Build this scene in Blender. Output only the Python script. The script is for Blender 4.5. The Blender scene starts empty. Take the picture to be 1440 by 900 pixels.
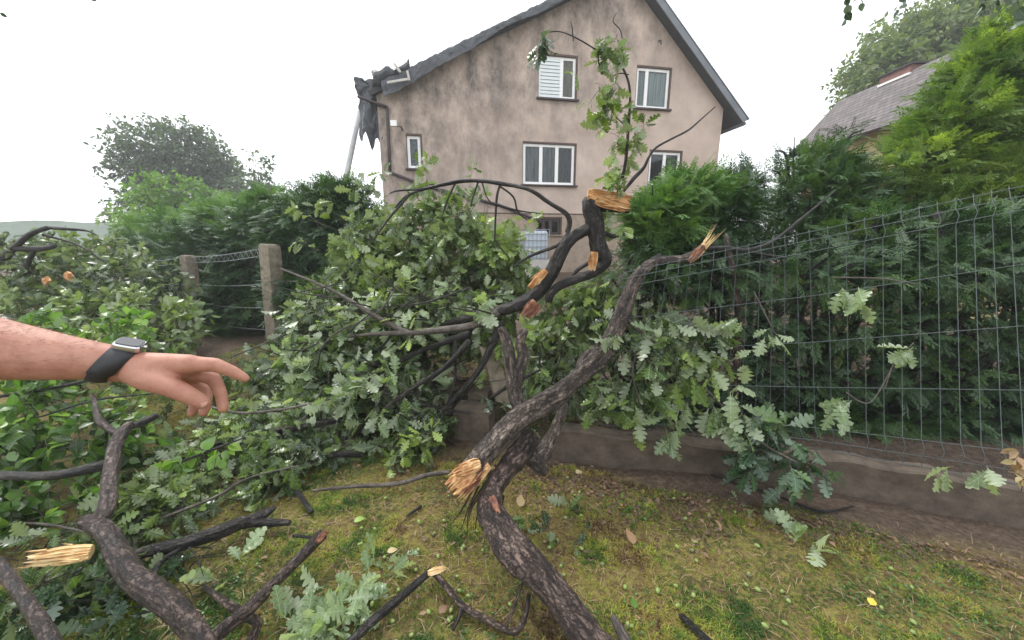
import bpy, bmesh, math, random
import numpy as np
from mathutils import Vector, Matrix, noise as mnoise
R = math.radians
random.seed(7); rng = np.random.default_rng(7)
SC = bpy.context.scene; COL = SC.collection

# ------------------------------------------------------------------ camera, sky, sun, exposure
CAMZ, F, TH = 1.6, 520.0, R(11.94)
cam = bpy.data.objects.new('camera', bpy.data.cameras.new('camera')); COL.objects.link(cam)
cam.data.sensor_width = 36; cam.data.lens = 36*F/1440; cam.data.clip_start = .02; cam.data.clip_end = 3000
cam.location = (0, 0, CAMZ); cam.rotation_euler = (R(90)-TH, 0, 0); SC.camera = cam
W = bpy.data.worlds.new('World'); SC.world = W; W.use_nodes = True
nt = W.node_tree; bg = nt.nodes['Background']
sky = nt.nodes.new('ShaderNodeTexSky'); sky.sky_type = 'NISHITA'; sky.sun_disc = False
SUN_EL, SUN_AZ = R(52), R(-50)
sky.sun_elevation = SUN_EL; sky.sun_rotation = SUN_AZ; sky.dust_density = 6; sky.air_density = 1.5
hs = nt.nodes.new('ShaderNodeHueSaturation'); hs.inputs['Saturation'].default_value = .25
mx = nt.nodes.new('ShaderNodeMixRGB'); mx.inputs[0].default_value = .8
mx.inputs[2].default_value = (15.0, 15.6, 16.3, 1)      # even layer of cloud
nt.links.new(sky.outputs[0], hs.inputs['Color']); nt.links.new(hs.outputs[0], mx.inputs[1]); nt.links.new(mx.outputs[0], bg.inputs[0])
bg.inputs[1].default_value = .085
sl = bpy.data.lights.new('sun', 'SUN'); sl.energy = 1.5; sl.angle = R(12); sl.color = (1, .97, .92)
so = bpy.data.objects.new('sun', sl); COL.objects.link(so)
so.rotation_euler = (R(90)-SUN_EL, 0, math.pi - SUN_AZ)
SC.view_settings.view_transform = 'Standard'; SC.view_settings.look = 'None'
SC.view_settings.exposure = .78; SC.view_settings.gamma = 1
SC.cycles.use_denoising = True
SC.cycles.max_bounces = 6; SC.cycles.transparent_max_bounces = 6; SC.cycles.volume_bounces = 0; SC.cycles.diffuse_bounces = 2

# ------------------------------------------------------------------ measuring helpers
def ray(px, py):
    u = 450-py
    return px-720.0, 520*math.cos(TH)+u*math.sin(TH), u*math.cos(TH)-520*math.sin(TH)
def A(px, py, Y):
    x, f, up = ray(px, py); s = Y/f
    return Vector((x*s, Y, CAMZ+up*s))
def sm(a, b, x):
    t = np.clip((x-a)/(b-a), 0, 1); return t*t*(3-2*t)
def _h(i, j):
    v = np.sin(i*127.1+j*311.7)*43758.5453; return v-np.floor(v)
def vn(x, y, s):
    x = np.asarray(x, float)*s; y = np.asarray(y, float)*s
    i = np.floor(x); j = np.floor(y); a = x-i; b = y-j; a = a*a*(3-2*a); b = b*b*(3-2*b)
    return (_h(i,j)*(1-a)+_h(i+1,j)*a)*(1-b)+(_h(i,j+1)*(1-a)+_h(i+1,j+1)*a)*b
def gz(x, y):
    x = np.asarray(x, float); y = np.asarray(y, float)
    near = np.exp(-((np.hypot(x, y)/9)**2))
    return (vn(x, y, 1.3)-.5)*.07*near+(vn(x+9, y, 4)-.5)*.035*near+(vn(x, y+5, 14)-.5)*.016*near + sm(6, 12, y)*.55*sm(-9, -5, x)
def G(px, py, dz=0.0):
    x, f, up = ray(px, py); z = 0.0
    for _ in range(8):
        s = (CAMZ-z-dz)/(-up); z = float(gz(x*s, f*s))
    return Vector((x*s, f*s, z+dz))

def AA(px, py, Y):      # small Y: height above the ground instead of distance
    return G(px, py, Y) if Y < .9 else A(px, py, Y)
# ------------------------------------------------------------------ tagging
def tag(o, label=None, cat=None, group=None, kind=None):
    if label: o['label'] = label
    if cat: o['category'] = cat
    if group: o['group'] = group
    if kind: o['kind'] = kind
    return o
def empty(name, loc, label, cat, group=None, rz=0):
    o = bpy.data.objects.new(name, None); COL.objects.link(o); o.location = loc; o.rotation_euler = (0, 0, rz)
    o.empty_display_size = .1
    return tag(o, label, cat, group)

# ------------------------------------------------------------------ materials
def newmat(name):
    m = bpy.data.materials.new(name); m.use_nodes = True; nt = m.node_tree
    return m, nt, nt.nodes['Principled BSDF']
def N(nt, t, **kw):
    n = nt.nodes.new(t)
    for k, v in kw.items(): n.inputs[k].default_value = v
    return n
def ramp(nt, fac, stops):
    r = nt.nodes.new('ShaderNodeValToRGB'); cr = r.color_ramp
    while len(cr.elements) > len(stops): cr.elements.remove(cr.elements[-1])
    while len(cr.elements) < len(stops): cr.elements.new(1)
    for e, (p, c) in zip(cr.elements, stops): e.position = p; e.color = (*c, 1)
    nt.links.new(fac, r.inputs[0]); return r.outputs[0]
def plain(name, col, rough=.6, var=.25, scale=12, bump=.2, metal=0, stretch=(1,1,1), spec=.5):
    m, nt, p = newmat(name)
    tc = nt.nodes.new('ShaderNodeTexCoord'); mp = nt.nodes.new('ShaderNodeMapping'); mp.inputs['Scale'].default_value = stretch
    nt.links.new(tc.outputs['Object'], mp.inputs[0])
    n = N(nt, 'ShaderNodeTexNoise', Scale=scale, Detail=8, Roughness=.65); nt.links.new(mp.outputs[0], n.inputs['Vector'])
    c0 = tuple(c*(1-var) for c in col); c1 = tuple(min(1, c*(1+var)) for c in col)
    nt.links.new(ramp(nt, n.outputs[0], [(.3, c0), (.7, c1)]), p.inputs['Base Color'])
    p.inputs['Roughness'].default_value = rough; p.inputs['Metallic'].default_value = metal; p.inputs['Specular IOR Level'].default_value = spec
    if bump:
        b = N(nt, 'ShaderNodeBump', Strength=bump, Distance=.02); nt.links.new(n.outputs[0], b.inputs['Height']); nt.links.new(b.outputs[0], p.inputs['Normal'])
    return m
def leafmat(name, stops, under, rough=.42, trans=.3, underf=.75, veins=True, spec=.5):
    m, nt, p = newmat(name)
    at = nt.nodes.new('ShaderNodeAttribute'); at.attribute_name = 'rnd'
    col = ramp(nt, at.outputs['Fac'], stops)
    if veins:
        uv = nt.nodes.new('ShaderNodeAttribute'); uv.attribute_name = 'luv'
        sx = nt.nodes.new('ShaderNodeSeparateXYZ'); nt.links.new(uv.outputs['Vector'], sx.inputs[0])
        ab = nt.nodes.new('ShaderNodeMath'); ab.operation = 'ABSOLUTE'; nt.links.new(sx.outputs[1], ab.inputs[0])
        # midrib and slanting side veins
        ad = nt.nodes.new('ShaderNodeMath'); ad.operation = 'MULTIPLY_ADD'; ad.inputs[1].default_value = -1.0; nt.links.new(ab.outputs[0], ad.inputs[0]); nt.links.new(sx.outputs[0], ad.inputs[2])
        fr = nt.nodes.new('ShaderNodeMath'); fr.operation = 'PINGPONG'; fr.inputs[1].default_value = .085; nt.links.new(ad.outputs[0], fr.inputs[0])
        l1 = nt.nodes.new('ShaderNodeMath'); l1.operation = 'LESS_THAN'; l1.inputs[1].default_value = .009; nt.links.new(fr.outputs[0], l1.inputs[0])
        l2 = nt.nodes.new('ShaderNodeMath'); l2.operation = 'LESS_THAN'; l2.inputs[1].default_value = .013; nt.links.new(ab.outputs[0], l2.inputs[0])
        mxx = nt.nodes.new('ShaderNodeMath'); mxx.operation = 'MAXIMUM'; nt.links.new(l1.outputs[0], mxx.inputs[0]); nt.links.new(l2.outputs[0], mxx.inputs[1])
        ms = nt.nodes.new('ShaderNodeMath'); ms.operation = 'MULTIPLY'; ms.inputs[1].default_value = .35; nt.links.new(mxx.outputs[0], ms.inputs[0])
        mc = nt.nodes.new('ShaderNodeMixRGB'); nt.links.new(ms.outputs[0], mc.inputs[0]); nt.links.new(col, mc.inputs[1]); mc.inputs[2].default_value = (*[min(1, c*1.4+.05) for c in under], 1)
        col = mc.outputs[0]
    geo = nt.nodes.new('ShaderNodeNewGeometry')
    mf = nt.nodes.new('ShaderNodeMath'); mf.operation = 'MULTIPLY'; mf.inputs[1].default_value = underf; nt.links.new(geo.outputs['Backfacing'], mf.inputs[0])
    m2 = nt.nodes.new('ShaderNodeMixRGB'); nt.links.new(mf.outputs[0], m2.inputs[0]); nt.links.new(col, m2.inputs[1]); m2.inputs[2].default_value = (*under, 1)
    nt.links.new(m2.outputs[0], p.inputs['Base Color'])
    p.inputs['Roughness'].default_value = rough; p.inputs['Specular IOR Level'].default_value = spec
    tr = nt.nodes.new('ShaderNodeBsdfTranslucent')
    br = nt.nodes.new('ShaderNodeMixRGB'); br.blend_type = 'MULTIPLY'; br.inputs[0].default_value = 1; br.inputs[2].default_value = (1.7, 1.9, .7, 1); nt.links.new(m2.outputs[0], br.inputs[1])
    nt.links.new(br.outputs[0], tr.inputs[0])
    mix = nt.nodes.new('ShaderNodeMixShader'); mix.inputs[0].default_value = trans
    nt.links.new(p.outputs[0], mix.inputs[1]); nt.links.new(tr.outputs[0], mix.inputs[2])
    nt.links.new(mix.outputs[0], nt.nodes['Material Output'].inputs['Surface'])
    return m
def barkmat(name, dark, mid, light, lichen=.0, rough=.7, strength=1.0, k=1.0):
    m, nt, p = newmat(name)
    at = nt.nodes.new('ShaderNodeAttribute'); at.attribute_name = 'bark'
    mp = nt.nodes.new('ShaderNodeMapping'); mp.inputs['Scale'].default_value = (1, 1, .28); nt.links.new(at.outputs['Vector'], mp.inputs[0])
    n1 = N(nt, 'ShaderNodeTexNoise', Scale=38*k, Detail=9, Roughness=.7); nt.links.new(mp.outputs[0], n1.inputs['Vector'])
    n2 = N(nt, 'ShaderNodeTexNoise', Scale=7, Detail=5); nt.links.new(at.outputs['Vector'], n2.inputs['Vector'])
    n3 = N(nt, 'ShaderNodeTexNoise', Scale=26, Detail=9, Roughness=.8); nt.links.new(at.outputs['Vector'], n3.inputs['Vector'])
    nd = N(nt, 'ShaderNodeTexNoise', Scale=22*k, Detail=5, Roughness=.7); nt.links.new(at.outputs['Vector'], nd.inputs['Vector'])
    vm = nt.nodes.new('ShaderNodeVectorMath'); vm.operation = 'MULTIPLY_ADD'; vm.inputs[1].default_value = (.07,.07,.07); nt.links.new(nd.outputs['Color'], vm.inputs[0]); nt.links.new(mp.outputs[0], vm.inputs[2])
    vo = N(nt, 'ShaderNodeTexVoronoi', Scale=46*k); vo.feature = 'DISTANCE_TO_EDGE'; nt.links.new(vm.outputs[0], vo.inputs['Vector'])
    vr = ramp(nt, vo.outputs['Distance'], [(0, (.12,.12,.12)), (.16, (1,1,1))])
    ad = nt.nodes.new('ShaderNodeMath'); ad.operation = 'MULTIPLY_ADD'; ad.inputs[1].default_value = .33; nt.links.new(n2.outputs[0], ad.inputs[0]); 
    hf = nt.nodes.new('ShaderNodeMath'); hf.operation = 'MULTIPLY'; hf.inputs[1].default_value = .72; nt.links.new(n1.outputs[0], hf.inputs[0]); nt.links.new(hf.outputs[0], ad.inputs[2])
    col = ramp(nt, ad.outputs[0], [(.39, dark), (.51, mid), (.63, light)])
    mu = nt.nodes.new('ShaderNodeMixRGB'); mu.blend_type = 'MULTIPLY'; mu.inputs[0].default_value = .85; nt.links.new(col, mu.inputs[1]); nt.links.new(vr, mu.inputs[2])
    last = mu.outputs[0]
    if lichen:
        lr = ramp(nt, n3.outputs[0], [(.66-lichen*.2, (0,0,0)), (.76-lichen*.2, (1,1,1))])
        ml = nt.nodes.new('ShaderNodeMixRGB'); nt.links.new(lr, ml.inputs[0]); nt.links.new(last, ml.inputs[1]); ml.inputs[2].default_value = (.26, .27, .23, 1); last = ml.outputs[0]
    nt.links.new(last, p.inputs['Base Color']); p.inputs['Roughness'].default_value = rough
    hh = nt.nodes.new('ShaderNodeMixRGB'); hh.blend_type = 'MULTIPLY'; hh.inputs[0].default_value = .7; nt.links.new(n1.outputs[0], hh.inputs[1]); nt.links.new(vr, hh.inputs[2])
    b = N(nt, 'ShaderNodeBump', Strength=strength, Distance=.02); nt.links.new(hh.outputs[0], b.inputs['Height']); nt.links.new(b.outputs[0], p.inputs['Normal'])
    return m
def woodmat(name, a=(.56,.30,.12), b=(.30,.12,.045), c=(.76,.54,.30)):
    m, nt, p = newmat(name)
    at = nt.nodes.new('ShaderNodeAttribute'); at.attribute_name = 'bark'
    mp = nt.nodes.new('ShaderNodeMapping'); mp.inputs['Scale'].default_value = (1, 1, .08); nt.links.new(at.outputs['Vector'], mp.inputs[0])
    n1 = N(nt, 'ShaderNodeTexNoise', Scale=140, Detail=6, Roughness=.7); nt.links.new(mp.outputs[0], n1.inputs['Vector'])
    n2 = N(nt, 'ShaderNodeTexNoise', Scale=18, Detail=3); nt.links.new(at.outputs['Vector'], n2.inputs['Vector'])
    ad = nt.nodes.new('ShaderNodeMath'); ad.operation = 'ADD'; nt.links.new(n1.outputs[0], ad.inputs[0]); nt.links.new(n2.outputs[0], ad.inputs[1])
    hf = nt.nodes.new('ShaderNodeMath'); hf.operation = 'MULTIPLY'; hf.inputs[1].default_value = .5; nt.links.new(ad.outputs[0], hf.inputs[0])
    nt.links.new(ramp(nt, hf.outputs[0], [(.38, b), (.5, a), (.62, c)]), p.inputs['Base Color']); p.inputs['Roughness'].default_value = .7
    bp = N(nt, 'ShaderNodeBump', Strength=.6, Distance=.006); nt.links.new(n1.outputs[0], bp.inputs['Height']); nt.links.new(bp.outputs[0], p.inputs['Normal'])
    return m
M = {}
M['oak'] = leafmat('oak_leaf', [(0, (.014,.03,.012)), (.25, (.04,.075,.02)), (.5, (.085,.14,.035)), (.8, (.17,.25,.05)), (1, (.28,.37,.08))], (.25,.29,.19), rough=.28, trans=.22)  # darkened low stops paint deep shade between leaves, lifted high stops the lit ones
M['oakdark'] = leafmat('wet_oak_leaf', [(0, (.02,.045,.022)), (.5, (.035,.075,.03)), (.9, (.06,.12,.04)), (1, (.1,.17,.05))], (.15,.2,.15), rough=.26, trans=.15)
M['oakpale'] = leafmat('pale_oak_leaf', [(0, (.1,.15,.07)), (.5, (.2,.27,.14)), (1, (.34,.41,.25))], (.38,.43,.31), rough=.3)
M['round'] = leafmat('round_leaf', [(0, (.018,.045,.01)), (.35, (.05,.11,.02)), (.7, (.1,.21,.03)), (.9, (.18,.33,.045)), (1, (.28,.42,.07))], (.18,.27,.11), rough=.35, trans=.4)  # dark low stops put the shade of the leaf gaps into the colour
M['thuja'] = leafmat('thuja_frond', [(0, (.008,.022,.009)), (.35, (.022,.06,.018)), (.65, (.05,.115,.028)), (.88, (.085,.175,.035)), (1, (.14,.24,.05))], (.05,.1,.04), rough=.55, trans=.15, veins=False)  # near-black low stops paint the shade deep inside the hedge
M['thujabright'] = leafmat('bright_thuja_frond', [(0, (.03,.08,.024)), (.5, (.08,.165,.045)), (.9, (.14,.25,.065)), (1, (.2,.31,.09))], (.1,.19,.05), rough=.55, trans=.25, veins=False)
M['shrub'] = leafmat('shrub_leaf', [(0, (.05,.12,.02)), (.5, (.09,.19,.03)), (1, (.2,.3,.05))], (.12,.2,.06), rough=.5, trans=.4, veins=False)
M['far'] = leafmat('far_leaf', [(0, (.04,.07,.045)), (.6, (.07,.11,.06)), (1, (.13,.17,.08))], (.12,.16,.1), rough=.6, trans=.25, veins=False)
M['thujayellow'] = leafmat('yellow_thuja_frond', [(0, (.03,.07,.018)), (.4, (.085,.15,.035)), (.75, (.16,.24,.05)), (1, (.27,.35,.08))], (.14,.22,.05), rough=.5, trans=.35, veins=False)
M['fargreen'] = leafmat('far_yellowish_leaf', [(0, (.05,.085,.03)), (.5, (.09,.14,.045)), (1, (.2,.24,.07))], (.14,.18,.08), rough=.6, trans=.3, veins=False)
M['moss'] = leafmat('moss_blade', [(0, (.06,.035,.022)), (.18, (.20,.125,.065)), (.34, (.32,.24,.085)), (.5, (.33,.33,.06)), (.72, (.22,.28,.045)), (.88, (.1,.17,.03)), (1, (.04,.09,.02))], (.15,.17,.05), rough=.6, trans=.3, underf=.2, veins=False, spec=.2)
M['deadleaf'] = leafmat('dead_leaf', [(0, (.05,.03,.02)), (.4, (.13,.075,.045)), (.8, (.3,.18,.1)), (1, (.5,.4,.22))], (.35,.24,.15), rough=.6, trans=.15)
M['yellowleaf'] = leafmat('yellow_leaf', [(0, (.7,.5,.05)), (1, (.8,.6,.08))], (.6,.45,.1), rough=.5)
M['bark'] = barkmat('ridged_oak_bark', (.016,.012,.010), (.08,.058,.046), (.27,.21,.17), lichen=.2)
M['barkdark'] = barkmat('wet_dark_bark', (.009,.008,.008), (.022,.018,.016), (.07,.055,.048), lichen=.05, rough=.5)
M['barkred'] = barkmat('reddish_wet_bark', (.012,.008,.007), (.055,.033,.027), (.19,.13,.105), lichen=.0, rough=.42)
M['barkgrey'] = barkmat('grey_twig_bark', (.05,.04,.035), (.11,.09,.075), (.2,.17,.14), k=1.5, strength=.4)
M['wood'] = woodmat('fresh_broken_wood')
M['woodpale'] = woodmat('pale_broken_wood', (.72,.48,.22), (.55,.32,.14), (.85,.66,.4))
M['woodred'] = woodmat('reddish_broken_wood', (.2,.075,.045), (.09,.035,.025), (.36,.19,.1))

# ------------------------------------------------------------------ mesh helpers
def meshobj(name, V, loops, counts, mat, parent=None, smooth=True, attrs=None):
    me = bpy.data.meshes.new(name); V = np.asarray(V, np.float32)
    loops = np.asarray(loops, np.int32); counts = np.asarray(counts, np.int32)
    me.vertices.add(len(V)); me.vertices.foreach_set('co', V.ravel())
    me.loops.add(len(loops)); me.loops.foreach_set('vertex_index', loops)
    me.polygons.add(len(counts)); st = np.zeros(len(counts), np.int32); st[1:] = np.cumsum(counts)[:-1]
    me.polygons.foreach_set('loop_start', st)
    try: me.polygons.foreach_set('loop_total', counts)
    except Exception: pass
    me.polygons.foreach_set('use_smooth', np.full(len(counts), smooth))
    for k, (ty, arr) in (attrs or {}).items():
        a = me.attributes.new(k, ty, 'POINT'); a.data.foreach_set('value' if ty == 'FLOAT' else 'vector', np.asarray(arr, np.float32).ravel())
    me.update(calc_edges=True); me.validate()
    me.materials.append(mat)
    o = bpy.data.objects.new(name, me); COL.objects.link(o)
    if parent: o.parent = parent; o.matrix_parent_inverse = Matrix.Identity(4)
    return o
class MB:
    def __init__(s): s.v = []; s.f = []; s.b = []
    def add(s, vs, fs, bark=None):
        n = len(s.v); s.v += [tuple(v) for v in vs]; s.f += [tuple(i+n for i in f) for f in fs]
        s.b += [tuple(b) for b in bark] if bark is not None else [tuple(v) for v in vs]
        return s
    def box(s, x0, x1, y0, y1, z0, z1):
        vs = [(x,y,z) for z in (z0,z1) for y in (y0,y1) for x in (x0,x1)]
        return s.add(vs, [(0,2,3,1),(4,5,7,6),(0,1,5,4),(2,6,7,3),(0,4,6,2),(1,3,7,5)])
    def obox(s, c, ax, ay, az):     # centre and three half axes
        c = Vector(c); ax, ay, az = Vector(ax), Vector(ay), Vector(az)
        vs = [c+ax*i+ay*j+az*k for k in (-1,1) for j in (-1,1) for i in (-1,1)]
        return s.add(vs, [(0,2,3,1),(4,5,7,6),(0,1,5,4),(2,6,7,3),(0,4,6,2),(1,3,7,5)])
    def build(s, name, mat, parent=None, smooth=False, bevel=0, origin=None):
        V = np.array(s.v, float)
        if parent is not None and origin is None: pass
        if origin is not None: V = V-np.array(origin)
        o = meshobj(name, V, [i for f in s.f for i in f], [len(f) for f in s.f], mat, parent, smooth, {'bark': ('FLOAT_VECTOR', s.b)})
        if origin is not None and parent is None: o.location = origin
        if bevel:
            m = o.modifiers.new('bevel', 'BEVEL'); m.width = bevel; m.segments = 2; m.limit_method = 'ANGLE'
        return o
def crom(P, sub):
    P = np.array(P, float); n = len(P); out = []
    for i in range(n-1):
        p0 = P[max(i-1,0)]; p1 = P[i]; p2 = P[i+1]; p3 = P[min(i+2,n-1)]
        for k in range(sub):
            t = k/sub
            out.append(.5*((2*p1)+(-p0+p2)*t+(2*p0-5*p1+4*p2-p3)*t*t+(-p0+3*p1-3*p2+p3)*t**3))
    out.append(P[-1]); return np.array(out)
def tube(mb, pts, sides=8, step=.05, amp=.0, seed=0, freq=1.0, cap=.5, knots=.0):
    """pts: list of (x,y,z,r); organic limb with ridged surface"""
    P = np.array([(p[0],p[1],p[2],p[3]) for p in pts], float)
    L = np.linalg.norm(np.diff(P[:, :3], axis=0), axis=1).sum(); sub = max(1, int(math.ceil(L/step/(len(P)-1))))
    C = crom(P, sub); C[:,3] = np.maximum(C[:,3], .0006)
    # rounded ends
    d0 = C[0,:3]-C[1,:3]; d0 /= np.linalg.norm(d0)+1e-9; d1 = C[-1,:3]-C[-2,:3]; d1 /= np.linalg.norm(d1)+1e-9
    a = np.r_[C[0,:3]+d0*C[0,3]*cap, C[0,3]*.55]; b = np.r_[C[-1,:3]+d1*C[-1,3]*cap, C[-1,3]*.5]
    C = np.vstack([a, C, b]); n = len(C); vs = []; bk = []; ln = 0; up = Vector((.13, .31, .94)); prev = None
    for i in range(n):
        t = Vector(C[min(i+1,n-1),:3]-C[max(i-1,0),:3]).normalized()
        if i: ln += float(np.linalg.norm(C[i,:3]-C[i-1,:3]))
        if prev is None: u = t.orthogonal().normalized()
        else: u = (prev-t*prev.dot(t)); u = u.normalized() if u.length > 1e-6 else t.orthogonal().normalized()
        prev = u; w = t.cross(u); r0 = float(C[i,3])
        for k in range(sides):
            an = 2*math.pi*k/sides; ca, sa = math.cos(an), math.sin(an); rr = r0
            if amp:
                rr *= 1+amp*1.2*mnoise.noise(Vector((ca*1.1+seed, sa*1.1, ln*4*freq)))
                rr *= 1+amp*.9*(.5-abs(mnoise.noise(Vector((ca*3.4+seed, sa*3.4, ln*9*freq)))))
                if sides > 14: rr *= 1+amp*.6*(.3-abs(mnoise.noise(Vector((ca*7+seed, sa*7, ln*16*freq)))))
            q = Vector(C[i,:3])+(u*ca+w*sa)*rr
            vs.append(tuple(q)); bk.append((ca*max(r0,.012)+seed*.37, sa*max(r0,.012), ln+seed*.61))
    fs = [(i*sides+k, i*sides+(k+1)%sides, (i+1)*sides+(k+1)%sides, (i+1)*sides+k) for i in range(n-1) for k in range(sides)]
    fs += [tuple(range(sides-1,-1,-1)), tuple((n-1)*sides+k for k in range(sides))]
    mb.add(vs, fs, bk)
def limb(parent, name, mat, pix, sides=20, step=.02, amp=.16, seed=0, wf=.88, **kw):
    """pix: (px, py, Y, diameter in photo pixels)"""
    mb = MB(); pts = []
    for i_, (px, py, Y, w) in enumerate(pix):
        q0 = pix[max(i_-1,0)]; q1 = pix[min(i_+1,len(pix)-1)]; tx, ty = q1[0]-q0[0], q1[1]-q0[1]; tl = math.hypot(tx,ty)+1e-6
        ex, ey = px-720, py-450; el_ = math.hypot(ex,ey)+1e-6; k_ = (-ty*ex+tx*ey)/(tl*el_)     # how far the limb's width points away from the picture centre
        w = w/math.sqrt(1+k_*k_*(el_/F)**2)
        p = AA(px, py, Y); dep = p.y*math.cos(TH)+(CAMZ-p.z)*math.sin(TH)
        pts.append((p.x, p.y, p.z, w*(wf if w > 12 else .9)/2/F*dep))
    tube(mb, pts, sides, step, amp, seed, **kw)
    return mb.build(name, mat, parent, smooth=True)
def splinter(parent, mat, a, b, wid, thick, face, seed=0, name='broken_wood', jag=.35):
    """torn wood from a to b: ribbed slab with a jagged far end; face = direction it faces"""
    a, b = Vector(a), Vector(b); d = b-a; L = d.length; d.normalize(); f = Vector(face); f = (f-d*f.dot(d)).normalized(); s = d.cross(f)
    rr = random.Random(seed); nx, ny = 14, 15; vs = []; bk = []
    ends = [1-jag*rr.random()*(1 if rr.random() < .6 else .3) for _ in range(ny)]
    for lay in (0, 1):
        for j in range(ny):
            v = j/(ny-1)*2-1
            rib = mnoise.noise(Vector((j*.9+seed, seed, 0)))
            for i in range(nx):
                u = i/(nx-1)*ends[j]; w = wid/2*(.75+.35*math.sin(min(1, u*1.3)*math.pi*.8))*(1-.25*u)
                h = thick*(.35*(1-v*v)+.45*rib+.35*mnoise.noise(Vector((u*3+seed, v*3, 1)))) if lay else -thick*.55*(1-v*v*.8)*(1-u*.8)
                p = a+d*(u*L)+s*(v*w)+f*h; vs.append(p); bk.append((v*w+seed, h, u*L))
    g = lambda l, j, i: l*nx*ny+j*nx+i
    fs = [(g(1,j,i), g(1,j,i+1), g(1,j+1,i+1), g(1,j+1,i)) for j in range(ny-1) for i in range(nx-1)]
    fs += [(g(0,j,i), g(0,j+1,i), g(0,j+1,i+1), g(0,j,i+1)) for j in range(ny-1) for i in range(nx-1)]
    fs += [(g(0,j,nx-1), g(0,j+1,nx-1), g(1,j+1,nx-1), g(1,j,nx-1)) for j in range(ny-1)]
    fs += [(g(0,j,0), g(1,j,0), g(1,j+1,0), g(0,j+1,0)) for j in range(ny-1)]
    fs += [(g(0,0,i), g(0,0,i+1), g(1,0,i+1), g(1,0,i)) for i in range(nx-1)] + [(g(0,ny-1,i), g(1,ny-1,i), g(1,ny-1,i+1), g(0,ny-1,i+1)) for i in range(nx-1)]
    mbs = MB().add(vs, fs, bk); nf = 16
    for k in range(nf):      # ragged fibres pulled out of the break
        v = rr.uniform(-.5,.5)*wid; u0 = rr.uniform(.05,.7)*L; ln = rr.uniform(.2,.6)*L*(.6+jag); w0 = rr.uniform(.02,.05)*wid+.0012
        a_ = a+d*u0+s*v+f*(thick*rr.uniform(-.3,.5)); dv = (d+s*rr.uniform(-.25,.25)+f*rr.uniform(-.05,.35)).normalized(); e_ = a_+dv*ln
        q = [a_+s*w0, a_+f*w0, a_-s*w0, a_-f*w0*.6, e_]; mbs.add(q, [(0,1,4),(1,2,4),(2,3,4),(3,0,4),(3,2,1,0)], [(v+seed,0,u0)]*4+[(v+seed,0,u0+ln)])
    return mbs.build(name, mat, parent, smooth=False)

# ------------------------------------------------------------------ leaf templates (unit length along x, normal z)
def leaf_template(outline, curl, fold, wav=.0, stalk=.12):
    V = []; Fc = []; n = len(outline)
    for i, (x, y) in enumerate(outline):
        z0 = curl*(x*x)
        V += [(x, 0, z0), (x, y, z0+fold*y+wav*math.sin(i*2.1)), (x, -y, z0+fold*y+wav*math.cos(i*1.7))]
    for i in range(n-1):
        a, b = i*3, (i+1)*3
        Fc += [(a, b, b+1, a+1), (a, a+2, b+2, b)]
    k = len(V); V += [(-stalk, .008, .02), (-stalk, -.008, .02), (0.02, -.01, 0), (0.02, .01, 0)]; Fc.append((k, k+1, k+2, k+3))
    return np.array(V), Fc
OAK = [(0,.012),(.10,.03),(.17,.12),(.22,.15),(.265,.045),(.32,.17),(.39,.27),(.445,.255),(.465,.07),(.52,.23),(.6,.34),(.665,.31),(.675,.10),(.74,.22),(.81,.27),(.86,.22),(.87,.11),(.95,.13),(1.01,.02)]
RND = [(0,.02),(.06,.16),(.2,.3),(.4,.36),(.6,.31),(.8,.17),(.93,.06),(1.02,.005)]
OAKS = [leaf_template(OAK, c, f, w) for c, f, w in ((-.12,.2,.015),(-.35,.1,.03),(.12,.28,.02),(-.25,-.2,.03),(-.55,.3,.04),(-.1,-.4,.03))]
RNDS = [leaf_template(RND, c, f, .01) for c, f in ((-.15,.25),(-.35,.1),(.08,.3))]
SIMP = [leaf_template([(0,.02),(.3,.25),(.65,.22),(1,.01)], c, .2, 0, .02) for c in (-.2,.1)]
def thuja_template(npair, curl, seed):
    rr = random.Random(seed); V = []; Fc = []
    def blade(x, y, z, an, L, w):
        k = len(V); c, s = math.cos(an), math.sin(an)
        for (u, v) in ((0,0),(.45*L,w),(L,0),(.45*L,-w)): V.append((x+u*c-v*s, y+u*s+v*c, z-abs(u*s)*.25))
        Fc.append((k,k+1,k+2,k+3))
    blade(0,0,0,0,1,.012)
    for i in range(npair):
        x = .1+.85*i/npair; L = .42*(1-.62*x)*rr.uniform(.8,1.15)
        for sg in (1,-1):
            an = sg*R(rr.uniform(36,50)); blade(x,0,0,an,L,.022)
            for q in (.3,.6):
                bx, by = x+L*q*math.cos(an), L*q*math.sin(an)
                blade(bx,by,-abs(by)*.25,an-sg*R(38),L*.5*(1-q*.4),.018)
                if i < npair*.6: blade(bx,by,-abs(by)*.25,an+sg*R(35),L*.35,.016)
    V = np.array(V); V[:,2] += curl*V[:,0]**2
    return V, Fc
THU = [thuja_template(6, c, s) for c, s in ((-.25,1),(-.5,2),(.1,3))]
TUFT = []
for s in range(4):
    rr = random.Random(s); V = []; Fc = []
    for b in range(6):
        an = rr.uniform(0, 6.28); l = rr.uniform(.5, 1.1); h = rr.uniform(.35, 1); c, q = math.cos(an), math.sin(an); w = rr.uniform(.04,.08); k = len(V)
        V += [(-q*w, c*w, 0), (q*w, -c*w, 0), (c*l*.5+q*w*.8, q*l*.5-c*w*.8, h*.75), (c*l*.5-q*w*.8, q*l*.5+c*w*.8, h*.75), (c*l, q*l, h*.8)]
        Fc += [(k,k+1,k+2,k+3),(k+3,k+2,k+4)]
    TUFT.append((np.array(V), Fc))

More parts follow.
